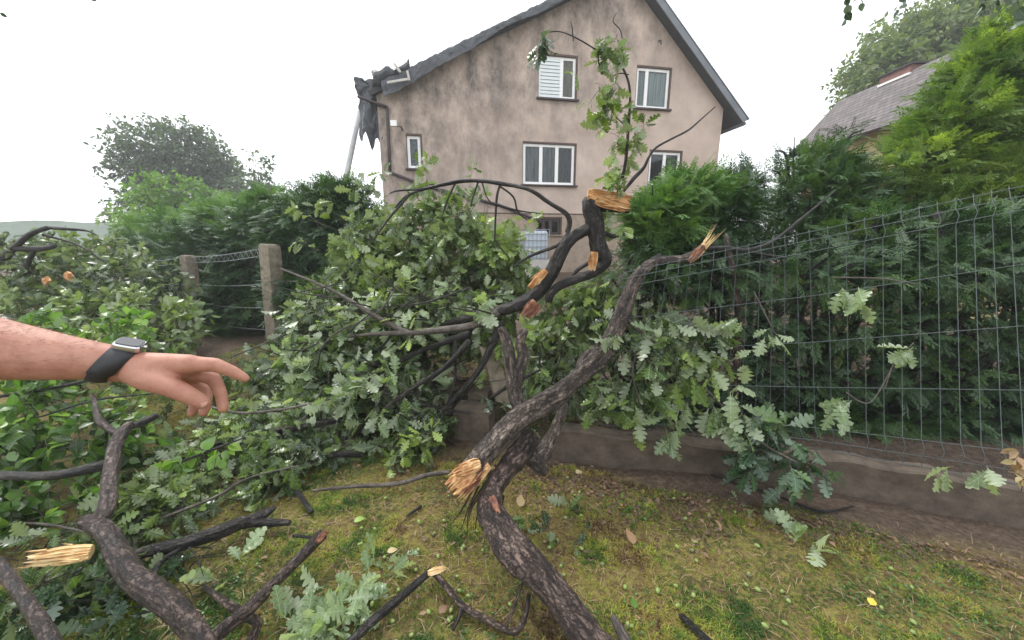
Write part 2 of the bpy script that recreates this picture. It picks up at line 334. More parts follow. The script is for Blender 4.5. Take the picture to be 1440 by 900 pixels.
def norm(a): return a/(np.linalg.norm(a, axis=-1, keepdims=True)+1e-9)
def scatter(name, templates, P, X, Z, S, rnd, mat, parent=None, kind=None):
    """instances baked into one mesh: position, long axis X, rough normal Z, size S"""
    X = norm(X); Z = Z-X*np.sum(X*Z, 1, keepdims=True); Z = norm(Z); Y = np.cross(Z, X)
    Mx = np.stack([X, Y, Z], 2)*S[:, None, None]
    which = rng.integers(0, len(templates), len(P)); Vs = []; Ls = []; Cs = []; Rs = []; Us = []; off = 0
    for t, (TV, TF) in enumerate(templates):
        ix = np.where(which == t)[0]
        if not len(ix): continue
        v = np.einsum('nij,kj->nki', Mx[ix], TV)+P[ix][:, None]; nV = len(TV)
        lp = np.array([i for f in TF for i in f]); cn = np.array([len(f) for f in TF])
        Ls.append((lp[None]+off+np.arange(len(ix))[:, None]*nV).ravel()); Cs.append(np.tile(cn, len(ix)))
        Vs.append(v.reshape(-1, 3)); Rs.append(np.repeat(rnd[ix], nV)); Us.append(np.tile(TV, (len(ix), 1))); off += nV*len(ix)
    o = meshobj(name, np.vstack(Vs), np.concatenate(Ls), np.concatenate(Cs), mat, parent, True,
                {'rnd': ('FLOAT', np.concatenate(Rs)), 'luv': ('FLOAT_VECTOR', np.vstack(Us))})
    if kind: o['kind'] = kind
    return o
def rvec(n): return norm(rng.normal(size=(n, 3)))
def twigmesh(name, polys, r0, mat, parent):
    """polys (N,K,3) thin three-sided twigs"""
    Np, K, _ = polys.shape
    d = norm(polys[:, -1]-polys[:, 0]); u = norm(np.cross(d, rvec(Np))); w = np.cross(d, u); V = []
    for a in range(3):
        an = 2*math.pi*a/3
        rr = (r0[:, None]*np.linspace(1, .35, K)[None])[..., None]
        V.append(polys+(u[:, None]*math.cos(an)+w[:, None]*math.sin(an))*rr)
    V = np.stack(V, 2)      # N,K,3,3
    idx = np.arange(Np*K*3).reshape(Np, K, 3); q = []
    for a in range(3):
        b = (a+1) % 3; q.append(np.stack([idx[:, :-1, a], idx[:, :-1, b], idx[:, 1:, b], idx[:, 1:, a]], -1).reshape(-1, 4))
    q = np.concatenate(q); V = V.reshape(-1, 3)
    return meshobj(name, V, q.ravel(), np.full(len(q), 4), mat, parent, True, {'bark': ('FLOAT_VECTOR', V)})
def sprays(parent, B, D, L, kind='oak', mat='oak', nl=8, size=(.09,.15), droop=.35, rlo=0, rhi=1, name='leaves', twigs=True, twigmat='barkgrey', updown=.75, tr=.0022, spread=.9, sweep=None, clump=2.6):
    """leafy twig ends: bases B, directions D, lengths L"""
    n = len(B); L = np.asarray(L)*np.ones(n); D = norm(D); T = np.linspace(0, 1, 6)
    bend = rvec(n)*.25+np.array([0,0,-droop]); 
    poly = B[:, None]+D[:, None]*(L[:, None]*T[None])[..., None]+bend[:, None]*(L[:, None]*T[None]**2)[..., None]
    t = np.clip(rng.beta(2.2, 1.0, (n, nl)), .12, 1.0); t[:, 0] = 1
    pos = B[:, None]+D[:, None]*(L[:, None]*t)[..., None]+bend[:, None]*(L[:, None]*t**2)[..., None]
    dd = norm(D[:, None]+bend[:, None]*2*t[..., None]); pos = pos.reshape(-1, 3); dd = dd.reshape(-1, 3); m = len(pos)
    f1 = vn(B[:,0]+B[:,1]*.7+31, B[:,2]*1.3+B[:,1]*.4+7, clump); f2 = vn(B[:,0]*1.1-B[:,1]*.6+3, B[:,2]*1.2+B[:,1]*.5+51, clump*1.3)
    side = norm(np.cross(dd, rvec(m))); X = dd*rng.uniform(.3, 1, (m, 1))+side*spread+np.array([0,0,-.4])
    if sweep is not None: X = X+np.array(sweep)
    sg = np.where(rng.random(m) < np.clip(updown+(np.repeat(f2,nl)-.5)*1.1,.05,.97), 1., -1.)[:, None]
    Z = np.array([0,-.1,1.])*sg+rvec(m)*1.05
    S = rng.uniform(size[0], size[1], m)*np.where(rng.random(m) < .2, .65, 1)
    base = np.repeat(rlo+(rhi-rlo)*np.clip((f1-.5)*1.5+.5+rng.normal(0,.12,n),0,1), nl); rn = np.clip(base+rng.normal(0, .12, m), 0, 1)
    tm = {'oak': OAKS, 'round': RNDS, 'simple': SIMP}[kind]
    o = scatter(name, tm, pos+norm(X)*S[:, None]*.1, X, Z, S, rn, M[mat], parent)
    rt = np.full(n, tr)*rng.uniform(.7, 1.6, n)
    if twigs and n > 60: twigmesh('twigs', poly, rt, M[twigmat], parent)
    elif twigs:
        for q in range(n): twigmesh('twig', poly[q:q+1], rt[q:q+1], M[twigmat], parent)
    return o
def blobpts(blobs, shell=.55, gap=0.0):
    """blobs: (px,py,Y,rx_px,ry_px,depth,n)"""
    Ps = []; Ds = []
    for (px, py, Y, rx, ry, dp, n) in blobs:
        c = np.array(A(px, py, Y)); k = Y/F; v = rvec(n); r = rng.uniform(shell**3, 1, (n,1))**(1/3)
        e = np.array([rx*k, dp, ry*k]); p = c+v*r*e*.9
        p[:, 2] = np.maximum(p[:, 2], gz(p[:,0], p[:,1])+.03)
        kp = (vn(p[:,0]*1.0+p[:,1]*.8+17, p[:,2]*1.2-p[:,1]*.5+9, 3.4) > gap) | (rng.random(n) < .15)
        Ps.append(p[kp]); Ds.append(norm(v/e*e.mean()*.9+rvec(n)*.8)[kp])
    return np.vstack(Ps), np.vstack(Ds)
def foliage(parent, blobs, leaf=(.09,.15), L=(.18,.4), nl=9, **kw):
    P, D = blobpts(blobs); Ln = rng.uniform(L[0], L[1], len(P))
    return sprays(parent, P-D*Ln[:, None]*.6, D, Ln, nl=nl, size=leaf, **kw)
def fronds(parent, P, D, size, mat, rlo=0, rhi=1, name='fronds', templates=None):
    n = len(P); Z = np.array([0,0,1.])+rvec(n)*.7
    S = rng.uniform(size[0], size[1], n); f1 = vn(P[:,0]+P[:,1]*.6+11, P[:,2]*1.2+P[:,1]*.5+3, 3.2)*.6+vn(P[:,0]-P[:,1]*.5+5, P[:,2]+P[:,1]*.7+23, 8)*.4
    rn = np.clip(rlo+(rhi-rlo)*((f1-.5)*1.9+.5+rng.normal(0,.17,n)), 0, 1)  # clumped tones paint dark gaps and lit specks into the fronds
    return scatter(name, templates or THU, P, D, Z, S, rn, M[mat], parent)
exec_order = []

# ================================================================== THE SETTING
def grid_axis(lo, hi, fine, step, far):
    a = list(np.arange(lo, hi+1e-6, step)); s = step; x = hi
    while x < far: s *= 1.18; x += s; a.append(x)
    s = step; x = lo
    while x > -far: s *= 1.18; x -= s; a.insert(0, x)
    return np.array(a)
gx = grid_axis(-3.2, 4.2, 0, .03, 900); gy = grid_axis(.6, 3.4, 0, .03, 900)
XX, YY = np.meshgrid(gx, gy); ZZ = gz(XX, YY); nx, ny = len(gx), len(gy)
V = np.stack([XX, YY, ZZ], -1).reshape(-1, 3); I = np.arange(nx*ny).reshape(ny, nx)
Q = np.stack([I[:-1,:-1], I[:-1,1:], I[1:,1:], I[1:,:-1]], -1).reshape(-1, 4)
def groundmat():
    m, nt, p = newmat('mossy_soil')
    tc = nt.nodes.new('ShaderNodeTexCoord')
    n1 = N(nt, 'ShaderNodeTexNoise', Scale=2.2, Detail=6, Roughness=.6); n2 = N(nt, 'ShaderNodeTexNoise', Scale=28, Detail=10, Roughness=.75); n3 = N(nt, 'ShaderNodeTexNoise', Scale=170, Detail=4)
    for n in (n1, n2, n3): nt.links.new(tc.outputs['Object'], n.inputs['Vector'])
    moss = ramp(nt, n2.outputs[0], [(.3, (.05,.035,.02)), (.45, (.16,.11,.05)), (.55, (.2,.17,.05)), (.7, (.3,.26,.08))])
    soil = ramp(nt, n2.outputs[0], [(.3, (.05,.035,.025)), (.5, (.12,.085,.062)), (.7, (.22,.165,.13))])
    sx = nt.nodes.new('ShaderNodeSeparateXYZ'); nt.links.new(tc.outputs['Object'], sx.inputs[0])
    # bare strip beside the plinth: distance from the line of the fence
    md = nt.nodes.new('ShaderNodeMath'); md.operation = 'MULTIPLY_ADD'; md.inputs[1].default_value = .36; nt.links.new(sx.outputs[0], md.inputs[0]); nt.links.new(sx.outputs[1], md.inputs[2])
    ma = nt.nodes.new('ShaderNodeMath'); ma.operation = 'MULTIPLY_ADD'; ma.inputs[1].default_value = .9; nt.links.new(n1.outputs[0], ma.inputs[0]); nt.links.new(md.outputs[0], ma.inputs[2])
    r = ramp(nt, ma.outputs[0], [(0, (0,0,0)), (1, (1,1,1))]); 
    mr = nt.nodes.new('ShaderNodeMapRange'); mr.inputs[1].default_value = 2.75; mr.inputs[2].default_value = 3.05; nt.links.new(ma.outputs[0], mr.inputs[0])
    mc = nt.nodes.new('ShaderNodeMixRGB'); nt.links.new(mr.outputs[0], mc.inputs[0]); nt.links.new(moss, mc.inputs[1]); nt.links.new(soil, mc.inputs[2])
    nt.nodes.remove(r.node)
    nt.links.new(mc.outputs[0], p.inputs['Base Color']); p.inputs['Roughness'].default_value = .85; p.inputs['Specular IOR Level'].default_value = .2
    ad = nt.nodes.new('ShaderNodeMath'); ad.operation = 'ADD'; nt.links.new(n2.outputs[0], ad.inputs[0]); nt.links.new(n3.outputs[0], ad.inputs[1])
    b = N(nt, 'ShaderNodeBump', Strength=.7, Distance=.03); nt.links.new(ad.outputs[0], b.inputs['Height']); nt.links.new(b.outputs[0], p.inputs['Normal'])
    return m
tag(meshobj('ground', V, Q.ravel(), np.full(len(Q), 4), groundmat()), kind='structure')

# far low wooded rise at the left horizon
def hill():
    vs = []; fs = []; n = 60; m = 12
    for j in range(m+1):
        for i in range(n+1):
            x = -420+i*7; y = 170+j*14; h = math.sin(math.pi*j/m)*(9+8*float(vn(x, 3, .09)))*float(sm(0, 1, min(i, n-i)/8))
            vs.append((x, y, h-.3))
    fs = [(j*(n+1)+i, j*(n+1)+i+1, (j+1)*(n+1)+i+1, (j+1)*(n+1)+i) for j in range(m) for i in range(n)]
    tag(MB().add(vs, fs).build('hill', plain('hill_woods', (.03,.06,.03), .9, .5, .3), smooth=True), kind='structure')
hill()

# ------------------------------------------------------------------ plastered house with torn roof
def plaster():
    m, nt, p = newmat('stained_plaster')
    tc = nt.nodes.new('ShaderNodeTexCoord')
    mp = nt.nodes.new('ShaderNodeMapping'); mp.inputs['Scale'].default_value = (1, 1, .6); nt.links.new(tc.outputs['Object'], mp.inputs[0])
    n1 = N(nt, 'ShaderNodeTexNoise', Scale=.9, Detail=6, Roughness=.62); nt.links.new(tc.outputs['Object'], n1.inputs['Vector'])
    n2 = N(nt, 'ShaderNodeTexNoise', Scale=1.5, Detail=9, Roughness=.72); nt.links.new(mp.outputs[0], n2.inputs['Vector'])
    n3 = N(nt, 'ShaderNodeTexNoise', Scale=60, Detail=4); nt.links.new(tc.outputs['Object'], n3.inputs['Vector'])
    base = ramp(nt, n1.outputs[0], [(.3, (.45,.35,.295)), (.5, (.55,.44,.375)), (.7, (.64,.525,.45))])
    st = ramp(nt, n2.outputs[0], [(.36, (0,0,0)), (.62, (1,1,1))])
    sx = nt.nodes.new('ShaderNodeSeparateXYZ'); nt.links.new(tc.outputs['Object'], sx.inputs[0])
    # weathering concentrates in the upper left of the gable, where the roof leaks
    g = nt.nodes.new('ShaderNodeMath'); g.operation = 'MULTIPLY_ADD'; g.inputs[1].default_value = -.11; g.inputs[2].default_value = .32; nt.links.new(sx.outputs[0], g.inputs[0])
    g2 = nt.nodes.new('ShaderNodeMath'); g2.operation = 'MULTIPLY_ADD'; g2.inputs[1].default_value = .16; nt.links.new(sx.outputs[2], g2.inputs[0]); nt.links.new(g.outputs[0], g2.inputs[2]); g2.use_clamp = True
    mm = nt.nodes.new('ShaderNodeMath'); mm.operation = 'MULTIPLY'; nt.links.new(st, mm.inputs[0]); nt.links.new(g2.outputs[0], mm.inputs[1])
    mc = nt.nodes.new('ShaderNodeMixRGB'); nt.links.new(mm.outputs[0], mc.inputs[0]); nt.links.new(base, mc.inputs[1]); mc.inputs[2].default_value = (.13,.115,.105,1)
    nt.links.new(mc.outputs[0], p.inputs['Base Color']); p.inputs['Roughness'].default_value = .9; p.inputs['Specular IOR Level'].default_value = .15
    b = N(nt, 'ShaderNodeBump', Strength=.35, Distance=.02); nt.links.new(n3.outputs[0], b.inputs['Height']); nt.links.new(b.outputs[0], p.inputs['Normal'])
    return m
M['plaster'] = plaster()
M['pvc'] = plain('white_pvc', (.86,.86,.86), .4, .04, 5, 0)
M['sill'] = plain('dark_brown_sill', (.045,.03,.028), .5, .3, 10, .1)
M['reveal'] = plain('brown_reveal', (.10,.065,.055), .8, .2, 10, .1)
M['dark'] = plain('unlit_room_black', (.012,.012,.014), .9, .1, 3, 0)  # near-black colour standing for an unlit room behind glass
M['tar'] = plain('torn_roofing_felt', (.055,.06,.07), .45, .45, 3, .5)
M['metalroof'] = plain('grey_metal_verge', (.15,.165,.19), .5, .2, 2, .1, stretch=(1,1,1))
M['soffit'] = plain('dark_soffit', (.05,.05,.055), .8, .2, 6, .1)
M['pipe'] = plain('brown_downpipe', (.04,.026,.026), .4, .2, 6, .1)
M['timber'] = plain('pale_timber', (.5,.48,.45), .7, .2, 8, .2)
M['concrete'] = plain('old_concrete', (.24,.20,.15), .9, .4, 14, .8)
M['concretebrown'] = plain('muddy_concrete', (.105,.08,.06), .9, .45, 9, .9)
M['steel'] = plain('galvanised_wire', (.33,.35,.36), .45, .2, 40, .1, metal=.6)
M['greenwire'] = plain('dark_green_coated_wire', (.085,.105,.105), .45, .2, 40, .1)
def curtainmat(name, c0, c1, sc=(26,1,1)):
    m, nt, p = newmat(name); tc = nt.nodes.new('ShaderNodeTexCoord'); mp = nt.nodes.new('ShaderNodeMapping'); mp.inputs['Scale'].default_value = sc
    nt.links.new(tc.outputs['Object'], mp.inputs[0]); n = N(nt, 'ShaderNodeTexNoise', Scale=1, Detail=3); nt.links.new(mp.outputs[0], n.inputs['Vector'])
    nt.links.new(ramp(nt, n.outputs[0], [(.35, c0), (.65, c1)]), p.inputs['Base Color']); p.inputs['Roughness'].default_value = .9; return m
M['net'] = curtainmat('grey_net_curtain', (.10,.105,.11), (.36,.37,.38))
M['lace'] = curtainmat('lace_curtain', (.08,.09,.11), (.3,.32,.36), (16,16,16))
M['tan'] = curtainmat('tan_curtain', (.3,.22,.13), (.42,.33,.22), (9,1,1))
M['paleroom'] = curtainmat('pale_curtain', (.38,.42,.42), (.5,.55,.55), (8,1,1))
M['blind'] = plain('white_roller_blind', (.66,.7,.72), .5, .05, 4, 0)
def glass():
    m, nt, p = newmat('window_glass'); nt.nodes.remove(p)
    t = nt.nodes.new('ShaderNodeBsdfTransparent'); t.inputs[0].default_value = (.82,.86,.86,1); g = nt.nodes.new('ShaderNodeBsdfGlossy'); g.inputs['Roughness'].default_value = .03
    fr = N(nt, 'ShaderNodeFresnel', IOR=1.45); mx = nt.nodes.new('ShaderNodeMixShader')
    nt.links.new(fr.outputs[0], mx.inputs[0]); nt.links.new(t.outputs[0], mx.inputs[1]); nt.links.new(g.outputs[0], mx.inputs[2]); nt.links.new(mx.outputs[0], nt.nodes['Material Output'].inputs[0]); return m
M['glass'] = glass()

HA = math.atan(1/5.73); HD = Vector((math.cos(HA), math.sin(HA), 0)); HN = Vector((-math.sin(HA), math.cos(HA), 0))
HO = A(770, 300, 13.0); HO = HO + HD*0; 
def onface(px, py):
    x, f, up = ray(px, py); r = Vector((x, f, up)); o = Vector((0, 0, CAMZ))
    t = (HO-o).dot(HN)/r.dot(HN); p = o+r*t; return (p-HO).dot(HD), p.z
s_left = onface(534, 200)[0]
base_z = .3
origin = HO+HD*s_left; origin.z = base_z
house = empty('house', origin, 'two storey beige plastered house with a steep gable and torn roof covering', 'house', rz=HA)
def loc(px, py): s, z = onface(px, py); return s-s_left, z-base_z
W_R = loc(1015, 175)[0]; z_l = loc(534, 128)[1]; z_r = loc(1014, 172)[1]
a0 = loc(575, 102); a1 = loc(785, 0); sl_ = (a1[1]-a0[1])/(a1[0]-a0[0])
b0 = loc(1030, 165); b1 = loc(915, 5); sr_ = (b1[1]-b0[1])/(b1[0]-b0[0])
zl = a0[1]-sl_*a0[0]-.18; zr = b0[1]+sr_*(W_R-b0[0])-.12
xr = (zr-sr_*W_R-zl)/(sl_-sr_); zt = zl+sl_*xr; DEP = 9.0
print('house', W_R, zl, zr, xr, zt, sl_, sr_)
mb = MB(); out = [(0,-1.2), (W_R,-1.2), (W_R,zr), (xr,zt), (0,zl)]
mb.add([(x,0,z) for x, z in out]+[(x,DEP,z) for x, z in out], [(0,1,2,3,4), (9,8,7,6,5)]+[(i,i+5,(i+1)%5+5,(i+1)%5) for i in range(5)])
wall = mb.build('wall', M['plaster'], house)
wins = [  # px0, px1, py0, py1, panes split (fractions), interior per light, reveal
    ('attic_left', 757,812,76,139, [.62], ['blind','tan'], 'brown framed attic window with its white blind down'),
    ('attic_right', 894,943,93,153, [.32], ['paleroom','paleroom'], 'attic window with pale curtains in both lights'),
    ('small', 572,594,188,237, [], ['lace'], 'narrow single window with lace curtain'),
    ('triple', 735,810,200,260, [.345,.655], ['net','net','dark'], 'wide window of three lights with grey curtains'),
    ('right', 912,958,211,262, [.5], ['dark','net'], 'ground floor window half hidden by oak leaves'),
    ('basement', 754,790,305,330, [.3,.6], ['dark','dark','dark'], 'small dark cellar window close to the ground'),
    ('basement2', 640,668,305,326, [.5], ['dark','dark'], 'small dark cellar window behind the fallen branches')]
cut = MB(); WL = []
for (nm, x0,x1,y0,y1,sp,ins,lb) in wins:
    ym = (y0+y1)/2; xm = (x0+x1)/2
    lx0 = loc(x0,ym)[0]; lx1 = loc(x1,ym)[0]; z1 = loc(xm,y0)[1]; z0 = loc(xm,y1)[1]
    WL.append((nm,lx0,lx1,z0,z1,sp,ins,lb)); cut.box(lx0,lx1,-.3,.3,z0,z1)
cuto = cut.build('cutter', M['plaster'], house)
bo = wall.modifiers.new('b', 'BOOLEAN'); bo.object = cuto; bo.operation = 'DIFFERENCE'; bo.solver = 'EXACT'
bpy.context.view_layer.update(); dg = bpy.context.evaluated_depsgraph_get()
nm_ = bpy.data.meshes.new_from_object(wall.evaluated_get(dg)); wall.modifiers.clear(); wall.data = nm_; bpy.data.objects.remove(cuto)
for (nm,x0,x1,z0,z1,sp,ins,lb) in WL:
    w = MB(); d = .05; t = .035
    w.box(x0-.002,x0+.012,-.004,.28,z0,z1); w.box(x1-.05,x1+.004,-.006,.28,z0,z1); w.box(x0,x1,-.005,.28,z1-.055,z1+.002)
    win = w.build('window', M['reveal'], house); win['label'] = lb
    f = MB(); pv = .085
    cellar = nm.startswith('basement')
    xs = [0]+sp+[1]; X = [x0+.014+(x1-x0-.066)*q for q in xs]; zz0, zz1 = z0+.004, z1-.057
    f.box(X[0],X[-1],d,d+.06,zz0,zz0+pv); f.box(X[0],X[-1],d,d+.06,zz1-pv,zz1)
    for i, x in enumerate(X):
        ww = pv if i in (0,len(X)-1) else pv*1.3
        a = x if i == 0 else x-ww if i == len(X)-1 else x-ww/2
        f.box(a,a+ww,d-.004,d+.062,zz0+.001,zz1-.001)
    f.build('frame', M['sill'] if cellar else M['pvc'], win, bevel=.006)
    MB().box(X[0]+.02,X[-1]-.02,d+.03,d+.034,zz0+.02,zz1-.02).build('pane', M['glass'], win)
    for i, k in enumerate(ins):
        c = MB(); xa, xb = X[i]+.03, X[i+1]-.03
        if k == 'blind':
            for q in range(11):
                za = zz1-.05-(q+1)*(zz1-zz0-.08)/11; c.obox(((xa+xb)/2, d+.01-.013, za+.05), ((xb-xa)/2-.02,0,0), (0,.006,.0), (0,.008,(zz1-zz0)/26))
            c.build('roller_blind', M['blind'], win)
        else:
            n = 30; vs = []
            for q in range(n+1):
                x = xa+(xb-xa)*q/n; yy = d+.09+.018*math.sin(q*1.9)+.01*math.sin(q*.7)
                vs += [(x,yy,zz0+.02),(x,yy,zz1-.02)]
            c.add(vs, [(2*q,2*q+2,2*q+3,2*q+1) for q in range(n)]); c.build('curtain' if k != 'dark' else 'unlit_room_sheet', M[k], win)  # panes without curtains get a dark sheet painted as the unlit room
    if not cellar or True:
        MB().box(x0-.06,x1+.06,-.10,.09,z0-.055,z0-.002).build('sill', M['sill'] if not cellar else M['concrete'], win, bevel=.008)
# plinth ledge
zl0 = loc(700, 299)[1]
MB().box(-.04,W_R+.03,-.03,-.002,zl0-.04,zl0).build('ledge', M['reveal'], house)
bc = MB().box(-.02,W_R+.02,-.022,-.001,-1.2,zl0-.04).build('base_course', plain('rough_base_plaster', (.36,.28,.22), .95, .2, 5, .5), house)
# the base course must leave the cellar windows open: cut it
cu = MB()
for w_ in WL[-2:]: cu.box(w_[1]-.0,w_[2]+.0,-.3,.3,w_[3]-.0,w_[4]+.0)
cuo = cu.build('cutter', M['plaster'], house); bo = bc.modifiers.new('b','BOOLEAN'); bo.object = cuo; bo.solver = 'EXACT'; bpy.context.view_layer.update()
dg = bpy.context.evaluated_depsgraph_get(); nm_ = bpy.data.meshes.new_from_object(bc.evaluated_get(dg)); bc.modifiers.clear(); bc.data = nm_; bpy.data.objects.remove(cuo)
# roof slabs
OV, EV = .36, .55
def slab(name, p, q, th, mat, y0=-OV, y1=DEP+.4, lift=.02):
    (xa,za),(xb,zb) = p,q; dx, dz = xb-xa, zb-za; l = math.hypot(dx,dz); nxn, nzn = -dz/l, dx/l
    if nzn < 0: nxn, nzn = -nxn, -nzn
    c = [(xa+nxn*lift,za+nzn*lift),(xb+nxn*lift,zb+nzn*lift),(xb+nxn*(lift+th),zb+nzn*(lift+th)),(xa+nxn*(lift+th),za+nzn*(lift+th))]
    return MB().add([(x,y0,z) for x,z in c]+[(x,y1,z) for x,z in c], [(0,1,2,3),(7,6,5,4)]+[(i,i+4,(i+1)%4+4,(i+1)%4) for i in range(4)]).build(name, mat, house)
er = (W_R+EV, zr+sr_*EV); el = (-.15, zl-sl_*.15)
roof_r = slab('roof', (xr+.0,zt), er, .16, M['soffit'])
roof_l = slab('roof', el, (xr-.003,zt), .14, M['soffit'], y0=-.12)
slab('roof_sheet', (xr-.05,zt+.03), (er[0]+.04,er[1]+sr_*.04), .03, M['metalroof'], y0=-OV-.05, lift=.185)
slab('verge_board', (xr,zt), er, .19, M['metalroof'], y0=-OV-.035, y1=-OV-.003, lift=-.02)
# gutter on the right eave
mbg = MB(); tube(mbg, [(er[0]+.05,-OV,er[1]-.02,.06),(er[0]+.05,DEP,er[1]-.02,.06)], 10, 2, 0); mbg.build('gutter', M['metalroof'], house, smooth=True)
# torn roofing felt pulled over the left verge: a crumpled sheet with its own thickness
def crumple(name, fn, nu, nv, amp, seed, mat, freq=3.0, th=.02):
    vs = []
    for j in range(nv+1):
        for i in range(nu+1):
            p = Vector(fn(i/nu, j/nv)); q = Vector((i/nu*nu*.23*freq/3+seed, j/nv*nv*.23*freq/3, seed))
            d = mnoise.noise_vector(q)*amp + mnoise.noise_vector(q*2.7)*amp*.45; vs.append(p+d)
    fs = [(j*(nu+1)+i, j*(nu+1)+i+1, (j+1)*(nu+1)+i+1, (j+1)*(nu+1)+i) for j in range(nv) for i in range(nu)]
    o = MB().add(vs, fs).build(name, mat, house, smooth=False); s = o.modifiers.new('s','SOLIDIFY'); s.thickness = th; return o
def felt(u, v):   # u along the slope, v from on top over the verge and down
    x = .2+u*(xr-.25); z = zl+sl_*x+.16; ed = .20+.05*math.sin(u*9)+.035*math.sin(u*23)
    if v < .6: return (x, .6-v/.6*.95, z+.02)
    k = (v-.6)/.4; return (x+k*.05, -.35-.02*k, z-k*(ed+.22*(1-u)**3))
crumple('torn_felt', felt, 150, 16, .032, 3, M['tar'], freq=4.5)
def lump(u, v):   # bundle at the lower end
    c = loc(552,112); an = v*2*math.pi; r = .14+.06*math.sin(u*7); x = c[0]-.5+u*1.0
    return (x, -.15+math.cos(an)*.25, c[1]+.08+(u-.5)*.35+math.sin(an)*r)
crumple('rolled_felt', lump, 20, 14, .08, 8, M['tar'])
def flap(u, v):   # sheet hanging down beyond the corner
    c0 = loc(503,116); c1 = loc(532,116); cb = loc(520,214)
    x = c0[0]+(c1[0]-c0[0])*u+v*(cb[0]-(c0[0]+c1[0])/2)*(1-u*.75); drop = (c0[1]-cb[1])*(.95-.25*abs(u-.65)+.1*math.sin(u*14))
    return (x, .05+.1*math.sin(u*7+v*3), c0[1]+.1-v*drop)
crumple('hanging_felt', flap, 12, 22, .07, 5, M['tar'])
def flap2(u, v):
    c0 = loc(500,113); return (c0[0]+u*.4, -.1+.15*u, c0[1]+.08-v*(.5-.4*u)-.1*u)
crumple('hanging_felt', flap2, 8, 8, .06, 6, M['tar'])
# two pale broken battens
for (pa, pb) in (((557,100),(566,112)), ((548,126),(577,121)), ((575,110),(578,123))):
    a = loc(*pa); b = loc(*pb); mbb = MB(); v = Vector((b[0]-a[0],0,b[1]-a[1]))
    mbb.obox(((a[0]+b[0])/2,-.5,(a[1]+b[1])/2), v/2, (0,.02,0), v.normalized().cross(Vector((0,1,0)))*.03); mbb.build('batten', M['timber'], house)
# downpipe
dp = [loc(505,138), loc(545,152), loc(549,243), loc(598,262), loc(700,288), loc(760,312)]
mbp = MB(); P_ = [(dp[0][0],-.12,dp[0][1],.045)]
for k in range(1, len(dp)): 
    P_.append((dp[k][0],-.07,dp[k][1],.045))
for k in range(len(P_)-1): tube(mbp, [P_[k],P_[k+1]], 8, 5, 0)
mbp.build('downpipe', M['pipe'], house, smooth=True)
# flood light with bracket
c = loc(556,179); mbl = MB().box(c[0]-.09,c[0]+.09,-.42,-.34,c[1]-.08,c[1]+.08); fl = mbl.build('floodlight', M['pvc'], house, bevel=.01)
MB().box(c[0]-.02,c[0]+.22,-.34,-.30,c[1]-.075,c[1]-.045).box(c[0]+.18,c[0]+.22,-.31,-.0,c[1]-.075,c[1]-.04).build('bracket', M['sill'], fl)
c = loc(926,62); mbk = MB(); tube(mbk, [(c[0],0,c[1]+.08,.02),(c[0],-.12,c[1]+.05,.02),(c[0]+.02,-.12,c[1]-.06,.02)], 6, .05, 0); mbk.build('cable_hook', M['sill'], house, smooth=True)
MB().box(W_R*.62,W_R*.62+.5,3.2,3.7,zt-.9,zt+.9).build('chimney', plain('brick_chimney',(.3,.13,.09),.9,.3,9,.3), house)

# pale pole leaning on the far side of the eave
pa = A(484,262,12.6); pb = A(508,146,13.4)
mbq = MB(); ax = (pb-pa); tube(mbq, [(*(pa-ax*1.2),.1),(*pb,.085)], 10, 3, 0)
tag(mbq.build('leaning_pole', plain('bleached_timber',(.45,.46,.47),.7,.2,5,.2), smooth=True, origin=tuple(pa-ax*1.2)), 'long pale grey pole leaning up to the torn left eave of the house', 'pole')

# white caged water tank in front of the cellar window
tp = A(751, 368, 11.3)
tank = empty('water_tank', tp, 'white plastic water tank in a steel tube cage below the house windows', 'tank', rz=HA); tank.scale = (.68,.8,.9)
MB().box(-.5,.5,-.4,.6,.1,1.0).build('tank_body', plain('milky_plastic',(.55,.62,.7),.35,.08,4,0), tank, smooth=False, bevel=.08)
cg = MB()
for x in np.linspace(-.54,.54,7): tube(cg, [(x,-.44,.08,.012),(x,-.44,1.04,.012)], 6, 2, 0)
for x in np.linspace(-.44,.64,6): tube(cg, [(-.54,x,.08,.012),(-.54,x,1.04,.012)], 6, 2, 0)
for z in (.1,.3,.5,.7,.9,1.04):
    tube(cg, [(-.54,-.45,z,.012),(.54,-.45,z,.012)], 6, 2, 0); tube(cg, [(-.55,-.44,z,.012),(-.55,.64,z,.012)], 6, 2, 0)
cg.build('cage', M['steel'], tank, smooth=True)
MB().box(-.58,.58,-.46,.66,-.9,.085).build('pallet', M['timber'], tank)
# roofed neighbour house on the right
n_h = empty('neighbour_house', (9.2, 9.8, .2), 'neighbouring house with brown tiled roof behind the shrubs at right', 'house')
def tiles():
    m, nt, p = newmat('weathered_tiles'); tc = nt.nodes.new('ShaderNodeTexCoord')
    w = nt.nodes.new('ShaderNodeTexBrick'); w.inputs['Scale'].default_value = 3; w.inputs['Color1'].default_value = (.12,.105,.105,1); w.inputs['Color2'].default_value = (.19,.165,.165,1); w.inputs['Mortar'].default_value = (.04,.035,.035,1)
    mp = nt.nodes.new('ShaderNodeMapping'); mp.inputs['Rotation'].default_value = (0,0,R(90)); nt.links.new(tc.outputs['Object'], mp.inputs[0]); nt.links.new(mp.outputs[0], w.inputs[0])
    nt.links.new(w.outputs[0], p.inputs['Base Color']); p.inputs['Roughness'].default_value = .85
    b = N(nt, 'ShaderNodeBump', Strength=.6, Distance=.05); nt.links.new(w.outputs[1], b.inputs['Height']); b.invert = True; nt.links.new(b.outputs[0], p.inputs['Normal']); return m
TL = tiles()
rz_ = 5.5; x_r = .75; x_e = -.55; ze = 3.95; y0, y1 = -3.6, 2.5
